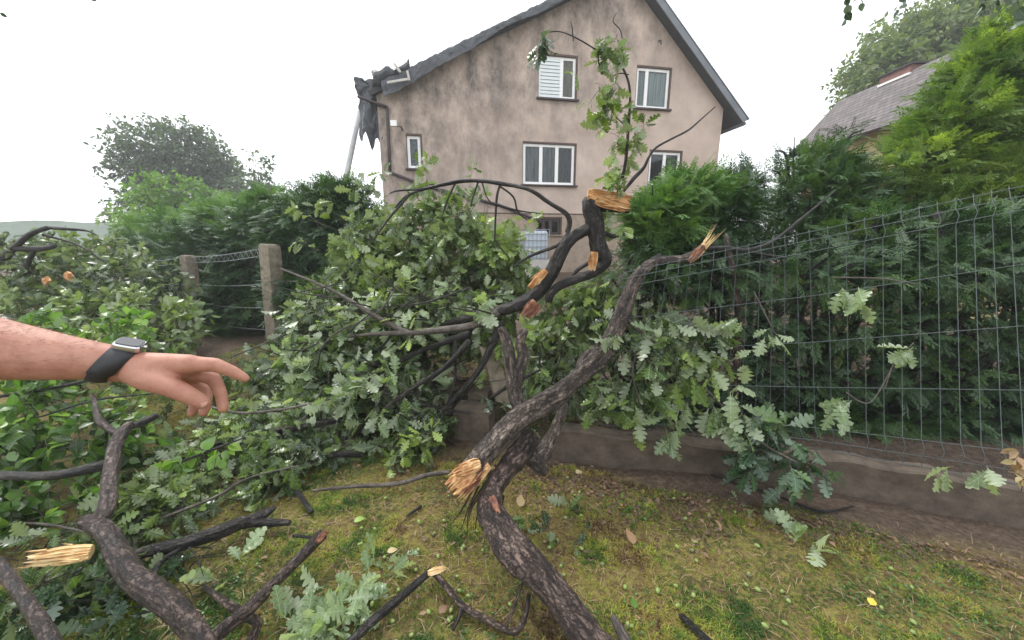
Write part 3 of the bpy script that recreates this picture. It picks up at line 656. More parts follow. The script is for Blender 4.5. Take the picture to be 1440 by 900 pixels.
MB().add([(x_e+.3,y0+.3,-1),(x_e+.3,y1-.3,-1),(x_e+.3,y1-.3,ze+.25),(x_e+.3,y0+.3,ze+.25),(3.1,y0+.3,-1),(3.1,y1-.3,-1),(3.1,y1-.3,2.5),(3.1,y0+.3,2.5),(x_r,y0+.3,rz_-.15),(x_r,y1-.3,rz_-.15)],
   [(0,3,2,1),(4,5,6,7),(0,4,7,8,3),(1,2,9,6,5),(0,1,5,4)]).build('wall', plain('yellow_render',(.55,.45,.24),.9,.15,3,.2), n_h)
for sg, nmx, ze_ in ((-1,x_e,ze),(1,3.4,2.4)):
    a = (nmx,ze_); b = (x_r,rz_); n_ = Vector((-(b[1]-a[1]),0,b[0]-a[0])).normalized(); n_ = n_ if n_.z > 0 else -n_; o_ = n_*.1
    MB().add([(a[0],y0,a[1]),(b[0],y0,b[1]),(b[0]+o_.x,y0,b[1]+o_.z),(a[0]+o_.x,y0,a[1]+o_.z),(a[0],y1,a[1]),(b[0],y1,b[1]),(b[0]+o_.x,y1,b[1]+o_.z),(a[0]+o_.x,y1,a[1]+o_.z)],
       [(0,1,2,3),(7,6,5,4),(0,4,5,1),(1,5,6,2),(2,6,7,3),(3,7,4,0)]).build('roof', TL, n_h)
BR = plain('red_brick',(.19,.10,.085),.9,.3,9,.4)
ch = MB().box(x_r-.16,x_r+.16,.35,1.15,rz_-.15,rz_+.16).build('chimney', BR, n_h)
MB().box(x_r-.2,x_r+.2,.29,1.2,rz_+.162,rz_+.2).build('chimney_cap', M['soffit'], ch)
MB().box(x_r-.24,x_r-.17,.3,1.1,rz_-.09,rz_-.04).build('flashing', M['pvc'], ch)

# ------------------------------------------------------------------ trees behind
def tree(name, base, h, blobs, label, mat='far', leaf=(.25,.45), trunk_r=.18, limbs=7, nl=8, L=(.6,1.4), group=None, kind='simple', seed=1, rlo=0, rhi=1, extra=None):
    """blobs in world metres: (cx,cy,cz,rx,ry,rz,n) relative to the base"""
    t = empty(name, base, label, 'tree', group); rr = random.Random(seed)
    mb = MB(); top = h*.75; tube(mb, [(0,0,-.2,trunk_r*1.3),(.1,0,h*.2,trunk_r),(-.05,.1,h*.45,trunk_r*.7),(.05,0,top,trunk_r*.25)], 10, .4, .1, seed)
    ps = []
    for (cx,cy,cz,rx,ry,rz,n) in blobs:
        z0 = rr.uniform(.25,.6)*h; e = (cx*.85,cy*.85,cz+rz*.2)
        tube(mb, [(0,0,min(z0,cz*.8),trunk_r*.5),(cx*.4,cy*.4,(z0+cz)/2,trunk_r*.3),(*e,trunk_r*.1)], 6, .5, .1, seed)
        for _ in range(5):
            v = Vector((rr.uniform(-1,1)*rx,rr.uniform(-1,1)*ry,rr.uniform(-.6,1)*rz))*.8; m_ = Vector(e)
            tube(mb, [(*m_,trunk_r*.12),(*(m_+v*.5+Vector((0,0,.1))),trunk_r*.08),(*(m_+v),trunk_r*.03)], 5, .5, .1, seed)
    mb.build('trunk', M['barkdark'], t, smooth=True)
    P = []; D = []
    for (cx,cy,cz,rx,ry,rz,n) in blobs:
        v = rvec(n); r = rng.uniform(.12,1,(n,1))**(1/3); e = np.array([rx,ry,rz]); P.append(np.array([cx,cy,cz])+v*r*e); D.append(norm(v+rvec(n)*.8+np.array([0,0,.2])))
    P = np.vstack(P); D = np.vstack(D); Ln = rng.uniform(L[0],L[1],len(P))
    sprays(t, P-D*Ln[:,None]*.6, D, Ln, kind=kind, mat=mat, nl=nl, size=leaf, name='crown', twigmat='barkdark', tr=.012 if leaf[0] > .15 else .004, rlo=rlo, rhi=rhi, droop=.2)
    return t
def wb(base, lst):
    """(px,py,dY,rx_px,ry_px,n) seen at the base's distance -> blobs relative to base"""
    o = []
    for (px,py,dY,rx,ry,n) in lst:
        Y = base[1]+dY; p = A(px,py,Y)-Vector(base); k = Y/F*1.02; o.append((p.x,p.y,p.z,rx*k,(rx+ry)/2*k,ry*k,n))
    return o
b = (A(250,300,27).x, 27, .0)
tree('deciduous_tree', b, 10.5, wb(b, [(235,205,0,62,36,170),(290,230,1,38,36,110),(180,232,-1,30,20,60),(262,262,0,50,30,200),(205,275,0,36,20,110),(178,300,0,22,20,60),(318,262,0,22,26,70),(250,185,0,30,16,90),(240,215,0,70,36,420),(285,240,0,44,34,300),(250,240,0,70,30,300)]),
     'tall dark rounded tree standing alone behind the left hedge', leaf=(.16,.32), trunk_r=.22, seed=3, rhi=.6)
b = (A(362,290,25).x, 25, 0)
tree('deciduous_tree', b, 8, wb(b, [(365,235,0,14,20,26),(355,258,0,26,16,40),(375,268,0,20,18,40),(345,275,0,20,18,40)]), 'thin feathery treetop rising just right of the tall dark tree', leaf=(.2,.35), trunk_r=.12, seed=4, rhi=.7)
b = (A(250,300,16).x, 16, 0)
tree('willow_tree', b, 4.6, wb(b, [(240,268,0,42,24,130),(200,295,0,34,22,90),(280,290,0,34,24,90),(235,300,-.5,50,24,120)]), 'light yellow green bushy tree between the hedge and the dark tree', mat='shrub', leaf=(.13,.24), trunk_r=.1, L=(.4,.8), seed=5)
b = (A(1300,120,19).x, 19, 0)
tree('deciduous_tree', b, 13, wb(b, [(1330,70,0,56,46,170),(1250,100,-1,44,36,120),(1215,135,-1,26,26,60),(1380,60,0,46,46,110),(1290,55,1,36,30,80),(1230,150,0,36,22,60),(1380,120,0,60,40,260),(1310,120,0,60,40,280),(1290,80,0,70,50,520),(1350,50,0,66,44,480),(1235,115,0,44,40,300),(1400,40,0,50,36,300),(1300,50,1,60,30,240)]),
     'large grey green tree behind the neighbouring roof at right', mat='fargreen', leaf=(.15,.28), trunk_r=.25, seed=6, rlo=.1, rhi=1)

# ------------------------------------------------------------------ hedges and bushes (thuja)
def thuja(name, label, cat, blobs, mat, size, stems, group=None, rlo=0, rhi=1, updir=.5, loc0=None):
    c = A(blobs[0][0], blobs[0][1], blobs[0][2]); base = Vector((c.x, c.y, float(gz(c.x, c.y))))
    t = empty(name, base, label, cat, group)
    P, D = blobpts(blobs, .35); P = P-np.array(base); D = norm(D*np.array([1,1,.5])+np.array([0,0,updir])*rng.uniform(-.4,1.4,(len(D),1)))
    fronds(t, P, D, size, mat, rlo, rhi)
    mb = MB(); rr = random.Random(len(blobs)+int(c.x*10))
    for (px,py,Y,rx,ry,dp_,n) in blobs[:stems]:
        e = A(px,py,Y)-base; x = e.x+rr.uniform(-.1,.1)
        tube(mb, [(x,e.y,-.1,.035),(x+rr.uniform(-.1,.1),e.y,e.z*.5,.028),(e.x,e.y,e.z,.018),(e.x+rr.uniform(-.2,.2),e.y,e.z+ry*Y/F*.8,.006)], 6, .15, .1, 3)
        for _ in range(7):
            zz = rr.uniform(.1,1)*e.z; v = Vector((rr.uniform(-1,1)*rx*Y/F, rr.uniform(-1,1)*dp_, rr.uniform(.1,.5)))
            tube(mb, [(x,e.y,zz,.012),(x+v.x*.6,e.y+v.y*.6,zz+v.z*.5,.008),(x+v.x,e.y+v.y,zz+v.z,.004)], 5, .2, .1, 2)
    mb.build('stems', M['barkdark'], t, smooth=True)['kind'] = 'stuff'
    return t
# hedge behind the left fence
thuja('thuja_hedge', 'long clipped green thuja hedge behind the wire fence at left', 'hedge',
  [(430,330,6.3,50,60,.5,900),(360,360,7.0,60,66,.5,1100),(290,370,7.8,60,60,.5,1000),(230,370,8.6,50,48,.5,700),(440,420,6.0,60,55,.5,900),(350,440,6.7,60,50,.5,900),(260,440,7.5,50,46,.5,700),(470,300,6.2,34,45,.4,500),(500,340,6.0,50,60,.5,800),(500,420,5.6,60,50,.5,700)],
  'thuja', (.22,.40), 8, rhi=.9)
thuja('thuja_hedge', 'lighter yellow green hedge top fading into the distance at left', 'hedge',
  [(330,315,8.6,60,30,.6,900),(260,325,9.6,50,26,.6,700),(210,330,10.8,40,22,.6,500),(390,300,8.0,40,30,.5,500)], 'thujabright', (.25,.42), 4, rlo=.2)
for (blobs, lb) in (([(488,285,6.3,20,26,.3,170),(478,300,6.2,26,26,.3,170)], 'loose juniper tip sticking up beside the leaning pole'),):
    thuja('juniper_bush', lb, 'bush', blobs, 'thuja', (.2,.36), 2, updir=1.0)
# right of the stump: bright round bush
thuja('thuja_bush', 'bright green feathery thuja right of the broken upright bough', 'bush',
  [(935,312,3.6,40,46,.35,950),(905,312,3.5,20,34,.25,350),(970,275,3.7,44,32,.35,700),(930,365,3.5,50,36,.3,500)], 'thujabright', (.10,.22), 2)
thuja('thuja_bush', 'darker thuja with a ragged top between the bright bush and fence', 'bush',
  [(1018,305,3.9,44,48,.35,900),(1005,365,3.8,56,44,.35,800),(1035,272,4.0,26,30,.25,260)], 'thuja', (.12,.26), 2, rhi=.85)
thuja('thuja_bush', 'tall loose thuja in front of the neighbouring roof', 'bush',
  [(1150,290,4.2,50,50,.4,520),(1150,245,4.3,40,34,.3,260),(1205,270,4.3,36,40,.3,200),(1200,330,4.1,60,50,.4,500),(1185,255,4.3,12,44,.15,50),(1115,350,4.2,50,40,.4,300)], 'thuja', (.14,.3), 3, rlo=.2, updir=.8)
# hedge behind the mesh fence
hb = []
for i, px in enumerate(range(880, 1560, 62)):
    Y = 3.35-(px-880)/560*.35
    for py in (380, 450, 520, 580, 625): hb.append((px, py, Y, 46, 44, .34, 165))
thuja('thuja_hedge', 'dense dark thuja hedge growing behind the steel mesh fence', 'hedge', hb, 'thuja', (.10,.22), 55, rlo=-.5, rhi=.95, updir=.2)  # tone range pushed low, so painted inner shade covers more fronds
hb = []
for px in range(1230, 1600, 60):
    for py in (330, 365): hb.append((px, py, 3.5, 50, 30, .4, 230))
thuja('thuja_hedge', 'upper hedge growth standing above the top of the mesh fence', 'hedge', hb, 'thuja', (.12,.26), 4, rlo=.2)
thuja('thuja_tree', 'tall yellow green thuja leaning over the right end of the mesh fence', 'tree',
  [(1295,240,4.2,50,46,.5,420),(1325,185,4.3,36,40,.4,300),(1350,190,4.3,60,56,.5,600),(1405,140,4.3,56,56,.5,600),(1470,190,4.2,80,100,.6,1000),(1462,80,4.3,44,50,.4,420),(1345,150,4.4,34,34,.3,260),(1385,105,4.4,36,36,.3,300),(1430,55,4.4,36,36,.3,300),(1310,300,4.1,80,40,.5,500),(1420,280,4.0,90,60,.5,800),(1540,100,4.3,70,80,.5,400)],
  'thujayellow', (.14,.30), 6, rlo=.1, updir=.6)
thuja('thuja_tree', 'thin upright thuja leader standing before the neighbouring roof', 'tree', [(1186,250,4.4,10,40,.12,70),(1184,215,4.4,9,36,.1,40),(1108,235,4.4,14,26,.12,40),(1098,265,4.4,16,30,.15,50)], 'thuja', (.1,.22), 4, updir=1.3)
tk = empty('thuja_tree', (A(1315,500,3.2).x, 3.2, 0), 'bare dark trunk seen through the mesh among the thujas at right', 'tree')
L_pts = [(1318,660,3.2,34),(1312,560,3.2,30),(1318,460,3.2,27),(1312,380,3.2,24),(1320,300,3.25,20)]
limb(tk, 'trunk', M['barkdark'], L_pts, sides=14, step=.05, amp=.15, seed=3).location = -Vector(tk.location)
tk = empty('thuja_tree', (A(1036,500,3.1).x, 3.1, 0), 'slender reddish thuja stem behind the mesh left of the hanging branch', 'tree')
limb(tk, 'trunk', M['barkred'], [(1034,560,3.0,12),(1038,470,3.0,11),(1034,400,3.0,10),(1020,330,3.05,7)], sides=10, step=.05, amp=.15, seed=4).location = -Vector(tk.location)

# ------------------------------------------------------------------ left fence: concrete posts and strained wires
lf = empty('wire_fence', G(390,486), 'old fence of two leaning concrete posts and strained wires at left', 'fence'); lo = Vector(lf.location)
posts = [(G(391,486), A(379,343,5.62), .115), (G(277,466), A(264,359,6.65), .10)]
tops = []
for (bp, tp_, w) in posts:
    bp = bp-lo; tp_ = tp_-lo; ax = (tp_-bp); L = ax.length; az = ax.normalized(); ax_ = Vector((.9,-.4,0)); ax_ = (ax_-az*ax_.dot(az)).normalized(); ay_ = az.cross(ax_)
    vs = []; 
    for k, (hh, s) in enumerate(((-.3,1),(.0,1),(L*.5,.97),(L-.06,.94),(L-.015,.8),(L,.5))):
        for (i,j) in ((-1,-1),(1,-1),(1,1),(-1,1)): vs.append(bp+az*hh+ax_*(i*w*s)+ay_*(j*w*(s if k < 4 else .94)*.95))
    fs = [(4*k+i,4*k+(i+1)%4,4*k+4+(i+1)%4,4*k+4+i) for k in range(5) for i in range(4)]+[(20,21,22,23)]
    MB().add(vs, fs).build('post', M['concrete'], lf, bevel=.012); tops.append((bp,tp_))
# wires between and beyond
wr = MB()
d_ = (tops[1][0]-tops[0][0]); end = (tops[1][0]+d_*1.1, tops[1][1]+d_*1.1+Vector((0,0,-.2)))
for fr in (.97,.90,.62,.38,.15):
    a = tops[0][0].lerp(tops[0][1], fr); b_ = tops[1][0].lerp(tops[1][1], fr); c_ = end[0].lerp(end[1], fr)
    tube(wr, [(*a,.005),(*(a.lerp(b_,.5)-Vector((0,0,.03))),.005),(*b_,.005),(*b_.lerp(c_,.5),.005),(*c_,.005)], 5, .3, 0)
for k in range(34):      # fine zigzag mesh between the two top wires
    t0, t1 = k/34, (k+1)/34; f0, f1 = (.97,.90) if k % 2 else (.90,.97)
    p = tops[0][0].lerp(tops[0][1], f0).lerp(tops[1][0].lerp(tops[1][1], f0), t0); q = tops[0][0].lerp(tops[0][1], f1).lerp(tops[1][0].lerp(tops[1][1], f1), t1)
    tube(wr, [(*(p-Vector((0,0,.02))),.0025),(*(q-Vector((0,0,.02))),.0025)], 4, 1, 0)
wr.build('wires', M['steel'], lf, smooth=True)

# ------------------------------------------------------------------ mesh fence on its concrete plinth
mf = empty('mesh_fence', (2.04,2.24,.25), 'grey steel mesh fence panel leaning back at right on a concrete plinth', 'fence'); mo = Vector(mf.location)
Bt = [Vector((.62,2.60,.24)), Vector((2.04,2.25,.24)), Vector((2.92,1.86,.24)), Vector((3.95,1.40,.24))]
Tp = [Vector((.74,2.46,1.40)), Vector((1.86,2.38,1.66)), Vector((3.17,2.48,1.93)), Vector((4.6,2.5,2.2))]
def pl(Ps, t):
    k = min(int(t), len(Ps)-2); return Ps[k].lerp(Ps[k+1], t-k)
out_n = Vector((-.3,-.95,0))
def fp(t, v):
    p = pl(Tp, t).lerp(pl(Bt, t), v)
    for c_, w_ in ((.06,.035),(.925,.03)): p = p+out_n*(.028*max(0, 1-abs(v-c_)/w_))
    return p
vw = MB(); ts = list(np.linspace(0,1,17))+list(np.linspace(1,2,12))[1:]+list(np.linspace(2,3,14))[1:]
for t in ts:
    tube(vw, [(*(fp(t,v)-mo),0.0019) for v in (-.01,.03,.06,.095,.3,.5,.7,.89,.925,.96,1.0)], 5, 1, 0)
vw.build('upright_wires', M['greenwire'], mf, smooth=True)
hw = MB()
for v in (0,.035,.085,.28,.49,.70,.895,.955,.995):
    tube(hw, [(*(fp(t,v)-mo+out_n*.005),.0024) for t in np.linspace(0,3,25)], 5, 1, 0)
hw.build('cross_wires', M['greenwire'], mf, smooth=True)
pl_ = MB(); nrm = Vector((.33,.94,0))
PB = [Vector((.30,2.52,0)), Vector((2.06,2.14,0)), Vector((2.95,1.80,0)), Vector((4.2,1.22,0))]
n_seg = 60; vs = []
for i in range(n_seg+1):
    p = pl(PB, 3*i/n_seg*.9999); h0 = .235+.01*math.sin(i*.9)+.012*mnoise.noise(Vector((i*.4,1,1)))
    for (a, h) in ((0,-.15),(0,h0-.012),(.012,h0),(.11,h0+.004),(.12,h0-.01),(.12,-.15)): vs.append(p+nrm*(a+.006*mnoise.noise(Vector((i*.6,h*9,a*30))))+Vector((0,0,h)))
fs = [(i*6+k,(i+1)*6+k,(i+1)*6+k+1,i*6+k+1) for i in range(n_seg) for k in range(5)]+[(0,1,2,3,4,5),tuple(n_seg*6+k for k in (5,4,3,2,1,0))]
tag(pl_.add([v-Vector((2.06,2.14,0)) for v in vs], fs, vs).build('concrete_plinth', M['concretebrown'], smooth=False), 'long low muddy concrete plinth beneath the steel mesh fence', 'plinth').location = (2.06,2.14,0)
def rough_block(name, c, ax, ay, az, mat, label, cat, seed):
    c = Vector(c); bm = bmesh.new(); bmesh.ops.create_cube(bm, size=2); bmesh.ops.subdivide_edges(bm, edges=bm.edges[:], cuts=6, use_grid_fill=True)
    ax, ay, az = Vector(ax), Vector(ay), Vector(az)
    for v in bm.verts:
        p = ax*v.co.x+ay*v.co.y+az*v.co.z; n = mnoise.noise(p*14+Vector((seed,0,0))); e = sum(abs(q) > .9 for q in v.co)
        v.co = p*(1-.02*(e >= 2)-.05*max(0,n)*(e >= 2))+p.normalized()*n*.006
    me = bpy.data.meshes.new(name); bm.to_mesh(me); bm.free(); me.materials.append(mat); o = bpy.data.objects.new(name, me); COL.objects.link(o); o.location = c
    return tag(o, label, cat)
rough_block('concrete_post', A(697,528,2.95), (.07,.02,-.03), (-.02,.07,0), (-.06,.02,.22), M['concrete'], 'snapped square concrete post tilted behind the forked bough', 'post', 1)
rough_block('concrete_block', G(668,612)+Vector((0,0,.13)), (.15,-.03,.0), (.02,.10,0), (0,0,.14), M['concretebrown'], 'upright concrete block left of the fork of the main bough', 'block', 2)
rough_block('concrete_block', G(672,600)+Vector((.03,.02,.31)), (.09,-.02,.01), (.02,.07,0), (0,0,.035), M['concretebrown'], 'flat piece of concrete lying on top of the upright block', 'block', 3)
rough_block('concrete_slab', G(600,588)+Vector((0,0,.1)), (.22,.05,-.02), (-.03,.12,.0), (.01,0,.06), M['concrete'], 'grey broken concrete slab half buried under oak twigs', 'slab', 4)

# ================================================================== FALLEN OAK
# main bough lying on the ground and rising over the fence
mbh = empty('fallen_bough', G(690,760), 'heavy ridged oak bough rising from the ground over the fence with torn ends', 'branch'); ORG = Vector(mbh.location)
def child(fn, thing, *a, **k):
    """builds world-space children and moves them under the thing"""
    o = fn(thing, *a, **k); o.location = -Vector(thing.location); return o
L_ = lambda th, nm, mt, px, **k: child(limb, th, nm, M[mt], px, **k)
L_(mbh, 'lower_limb', 'barkred', [(880,950,1.02,58),(827,896,1.12,55),(769,822,1.30,52),(735,785,1.42,53),(708,750,1.52,50),(690,718,1.64,43),(694,688,1.76,36),(712,660,1.88,38),(733,634,1.98,37),(745,612,2.06,32)], sides=44, step=.009, amp=.26, seed=1, wf=.8)
L_(mbh, 'stub', 'bark', [(733,636,2.0,30),(748,646,2.02,30),(760,658,2.0,27),(764,664,1.98,20)], sides=24, amp=.22, seed=2, wf=.78)
L_(mbh, 'side_limb', 'bark', [(752,648,2.04,34),(765,632,2.08,26),(778,610,2.14,19),(788,588,2.2,17),(793,570,2.28,15)], sides=18, amp=.15, seed=3)
L_(mbh, 'main_limb', 'bark', [(662,661,1.80,36),(690,630,1.90,39),(722,594,2.0,40),(756,573,2.10,38),(785,555,2.18,36),(815,530,2.26,36),(846,499,2.34,32),(866,464,2.40,31),(881,425,2.45,27),(897,388,2.50,23),(922,368,2.56,15),(958,364,2.6,13),(975,358,2.62,13),(988,348,2.62,12)], sides=44, step=.009, amp=.28, seed=4, wf=.73)
L_(mbh, 'fork_limb', 'bark', [(736,582,2.07,26),(726,560,2.12,24),(720,534,2.16,18),(717,498,2.2,16),(711,476,2.24,13),(704,462,2.25,9)], sides=24, step=.012, amp=.3, seed=5)
L_(mbh, 'fork_limb', 'bark', [(723,545,2.13,16),(731,518,2.17,17),(735,498,2.2,16),(731,480,2.21,14),(738,465,2.22,13)], sides=20, step=.012, amp=.3, seed=6)
L_(mbh, 'side_limb', 'bark', [(815,528,2.27,16),(820,504,2.33,13),(836,490,2.38,9),(848,476,2.44,5)], sides=12, amp=.15, seed=7)
L_(mbh, 'side_limb', 'barkdark', [(888,402,2.52,18),(900,384,2.6,16),(914,370,2.68,13),(928,360,2.75,8)], sides=16, seed=8)
L_(mbh, 'thin_limb', 'barkdark', [(985,350,2.63,9),(1020,349,2.66,8),(1048,352,2.7,7),(1085,340,2.75,5),(1130,305,2.85,4),(1175,268,2.9,2.5)], sides=8, step=.04, amp=.2, seed=9)
L_(mbh, 'thin_limb', 'barkdark', [(1045,352,2.7,5),(1075,358,2.68,4),(1105,362,2.64,3)], sides=7, step=.04, amp=.2, seed=10)
sp = lambda th, mt, a, b, w, t, f, s, **k: child(splinter, th, M[mt], AA(*a), AA(*b), w, t, f, seed=s, **k)
sp(mbh, 'wood', (682,648,1.84), (632,692,1.70), .14, .075, (-.3,-.85,.3), 1, jag=.2)
sp(mbh, 'wood', (674,652,1.78), (636,668,1.69), .08, .05, (-.2,-.9,.2), 2, jag=.5)
sp(mbh, 'woodred', (680,660,1.80), (650,694,1.70), .06, .05, (-.1,-.95,.1), 9, jag=.5)
sp(mbh, 'woodpale', (978,362,2.60), (1003,330,2.64), .05, .035, (-.5,-.8,.1), 3, jag=.7)
sp(mbh, 'woodred', (968,368,2.58), (990,346,2.60), .055, .03, (-.2,-.9,.3), 4, jag=.3)
sp(mbh, 'woodred', (690,700,1.64), (700,728,1.55), .06, .03, (-.3,-.9,.3), 5, jag=.5)
# hanging root-like shreds under the torn end
sh = MB()
for k in range(9):
    a = A(668+k*5, 682+k*2, 1.74); b_ = A(640+k*9-random.random()*20, 735+random.random()*25, 1.72+.02*k)
    tube(sh, [(*a,.006),(*(a.lerp(b_,.5)+Vector((random.uniform(-.03,.03),0,.0))),.004),(*b_,.0012)], 5, .03, .3, k)
child(lambda p: sh.build('bark_shreds', M['barkred'], p, smooth=True), mbh)

# upright dark bough behind
ub = empty('upright_bough', A(700,470,3.1)*1.0, 'black wet broken oak bough standing upright with split orange wood on top', 'branch')
L_(ub, 'main_limb', 'barkdark', [(560,470,3.3,7),(640,452,3.15,10),(690,440,3.0,15),(725,430,2.95,18),(752,414,2.95,21),(772,388,2.95,20),(790,354,2.95,19),(806,334,2.97,17),(826,322,3.0,17)], sides=26, step=.015, amp=.22, seed=11)
L_(ub, 'stump', 'barkdark', [(829,280,3.0,22),(832,292,3.0,29),(837,312,3.0,29),(840,335,3.0,24),(844,352,3.0,25),(851,366,2.98,22),(843,377,2.98,16)], sides=30, step=.014, amp=.2, seed=12)
L_(ub, 'side_limb', 'barkdark', [(850,370,2.98,16),(838,382,2.98,15),(815,391,2.95,13.5),(790,400,2.92,13),(776,411,2.9,12.5),(771,422,2.92,12.2)], sides=16, amp=.2, seed=13)
L_(ub, 'top_limb', 'barkdark', [(836,292,3.0,17),(854,293,2.98,13),(872,294,2.97,12.5),(884,297,2.97,8)], sides=16, seed=14)
L_(ub, 'arching_limb', 'barkdark', [(798,326,2.98,7),(801,312,2.98,7.5),(794,299,2.98,7.5),(771,284,3.0,7),(744,267,3.02,6.5),(702,258,3.05,6),(655,254,3.1,5.5),(612,262,3.15,4.8),(575,274,3.2,4),(556,292,3.25,3)], sides=9, step=.025, amp=.35, seed=15)
L_(ub, 'thin_limb', 'barkdark', [(612,262,3.15,4),(590,266,3.1,3.5),(560,268,3.05,3),(548,272,3.0,2)], sides=6, step=.04, seed=16)
for k, pts in enumerate([[(704,258,3.05,4),(699,276,3.04,4),(697,305,3.04,3.5),(696,335,3.05,3)], [(703,262,3.04,3),(722,277,3.04,3),(728,297,3.04,3),(741,309,3.04,2)], [(672,257,3.08,3.5),(665,278,3.07,3),(662,290,3.06,2)], [(678,257,3.08,2.5),(684,276,3.06,2),(690,284,3.05,2)],
      [(640,258,3.12,3),(628,285,3.1,3),(622,305,3.08,2)], [(760,300,3.0,1.5),(728,296,3.04,3),(698,288,3.02,4),(680,284,3.0,3)], [(800,328,2.97,8),(786,344,2.96,6),(755,356,2.94,5),(735,366,2.92,4),(722,376,2.92,3)], [(695,335,3.05,3),(705,350,3.03,2.5),(716,362,3.02,2)],
      [(575,275,3.2,4),(545,310,3.2,3.5),(520,345,3.2,2.5)]]):
    L_(ub, 'thin_limb', 'barkdark', pts, sides=6, step=.03, amp=.15, seed=20+k)
L_(ub, 'thin_limb', 'barkdark', [(835,366,3.1,6),(812,380,3.1,6),(798,398,3.1,4)], sides=7, seed=31)
L_(ub, 'thin_limb', 'barkdark', [(848,326,3.05,6),(862,332,3.1,7),(875,328,3.15,8),(888,330,3.2,9),(892,342,3.2,7)], sides=8, seed=32)
L_(ub, 'sprig_stem', 'barkdark', [(873,272,2.98,6),(882,262,2.99,5),(892,250,3.0,6),(905,236,3.02,5),(912,222,3.03,4),(922,208,3.05,3.5),(945,195,3.08,3),(968,183,3.1,3),(988,166,3.12,2.2),(1006,150,3.15,1.6)], sides=7, step=.03, amp=.15, seed=33)
L_(ub, 'sprig_stem', 'barkdark', [(868,274,2.98,6),(874,255,2.97,5),(880,225,2.96,5),(884,175,2.95,4.5),(886,130,2.95,4),(880,104,2.95,4),(868,86,2.95,3.6),(845,74,2.96,3),(815,56,2.97,2.6),(790,45,2.98,2.2),(772,45,2.98,2)], sides=7, step=.03, amp=.15, seed=34)
L_(ub, 'sprig_stem', 'barkdark', [(842,76,2.96,2),(842,90,2.95,2),(847,104,2.95,1.8)], sides=5, seed=35)
L_(ub, 'sprig_stem', 'barkdark', [(884,105,2.95,2),(872,103,2.94,2),(860,108,2.93,1.5)], sides=5, seed=36)
L_(ub, 'sprig_stem', 'barkdark', [(884,180,2.95,2.5),(872,170,2.94,2),(862,160,2.93,1.5)], sides=5, seed=37)
sp(ub, 'wood', (826,275,2.99), (886,284,2.96), .13, .10, (0,-.75,.66), 11, jag=.2)
sp(ub, 'wood', (838,281,2.94), (886,293,2.92), .09, .07, (0,-.98,.1), 12, jag=.35)
sp(ub, 'wood', (836,354,2.90), (832,381,2.90), .07, .035, (-.2,-1,.1), 13, jag=.15)
sp(ub, 'wood', (768,380,2.90), (744,405,2.89), .07, .04, (-.55,-.8,.25), 14, jag=.15)
sp(ub, 'woodred', (755,425,2.86), (735,450,2.85), .12, .04, (-.2,-.9,.3), 15, jag=.5)
def sprig(th, pts, n=9, leaf=(.10,.15), L=(.06,.16), mat='oak', rad=.05, rlo=.2, rhi=1, nl=6, droop=.5, twigs=True, kind='oak', name='leaves', ud=.7, sweep=None):
    """leaf clusters around (px,py,Y) points of a stem"""
    P = np.array([np.array(A(*p)) for p in pts]); P = np.repeat(P, n, 0); P = P+rvec(len(P))*rad*rng.random((len(P),1)); D = rvec(len(P))+np.array([0,0,-.2])
    ln = rng.uniform(L[0],L[1],len(P))
    o = sprays(th, P-np.array(th.location), D, ln, kind=kind, mat=mat, nl=nl, size=leaf, droop=droop, rlo=rlo, rhi=rhi, twigs=twigs, name=name, updown=ud, sweep=sweep); return o
sprig(ub, [(766,52,2.98),(762,60,2.98)], 2, (.10,.14), (.03,.08), rad=.03, nl=4, mat='oakdark', rhi=.7)
sprig(ub, [(856,58,2.95),(866,62,2.95),(864,48,2.95),(860,70,2.95)], 2, (.10,.15), (.04,.1), rad=.05, nl=4)
sprig(ub, [(802,96,2.97)], 1, (.08,.11), (.02,.04), rad=.02, nl=3, rlo=.9)
sprig(ub, [(845,118,2.95),(862,125,2.95),(858,138,2.95),(875,115,2.95),(850,130,2.95)], 2, (.10,.15), (.05,.1), rad=.06, nl=4, mat='oak', rlo=.3)
sprig(ub, [(862,185,2.95),(880,178,2.95),(872,205,2.95),(858,215,2.95),(890,195,2.95),(905,190,2.98),(880,230,2.95),(864,238,2.95),(850,255,2.95),(895,215,2.96),(868,165,2.95)], 2, (.08,.14), (.05,.16), rad=.11, nl=4, rlo=.45, rhi=1.1, ud=.9)
sprig(ub, [(858,300,3.1),(870,315,3.1)], 2, (.09,.13), (.05,.12), rad=.07, nl=5)
# bare twig bits on the sprig
L_(ub, 'sprig_stem', 'barkdark', [(806,58,2.97,1.6),(805,42,2.96,2.2),(803,30,2.96,1.2)], sides=5, seed=38)
L_(ub, 'sprig_stem', 'barkdark', [(876,60,2.95,2),(872,42,2.95,2),(862,30,2.95,1.8),(867,18,2.95,1)], sides=5, seed=39)
L_(ub, 'sprig_stem', 'barkdark', [(868,86,2.95,2),(874,70,2.95,2),(876,56,2.95,2)], sides=5, seed=40)

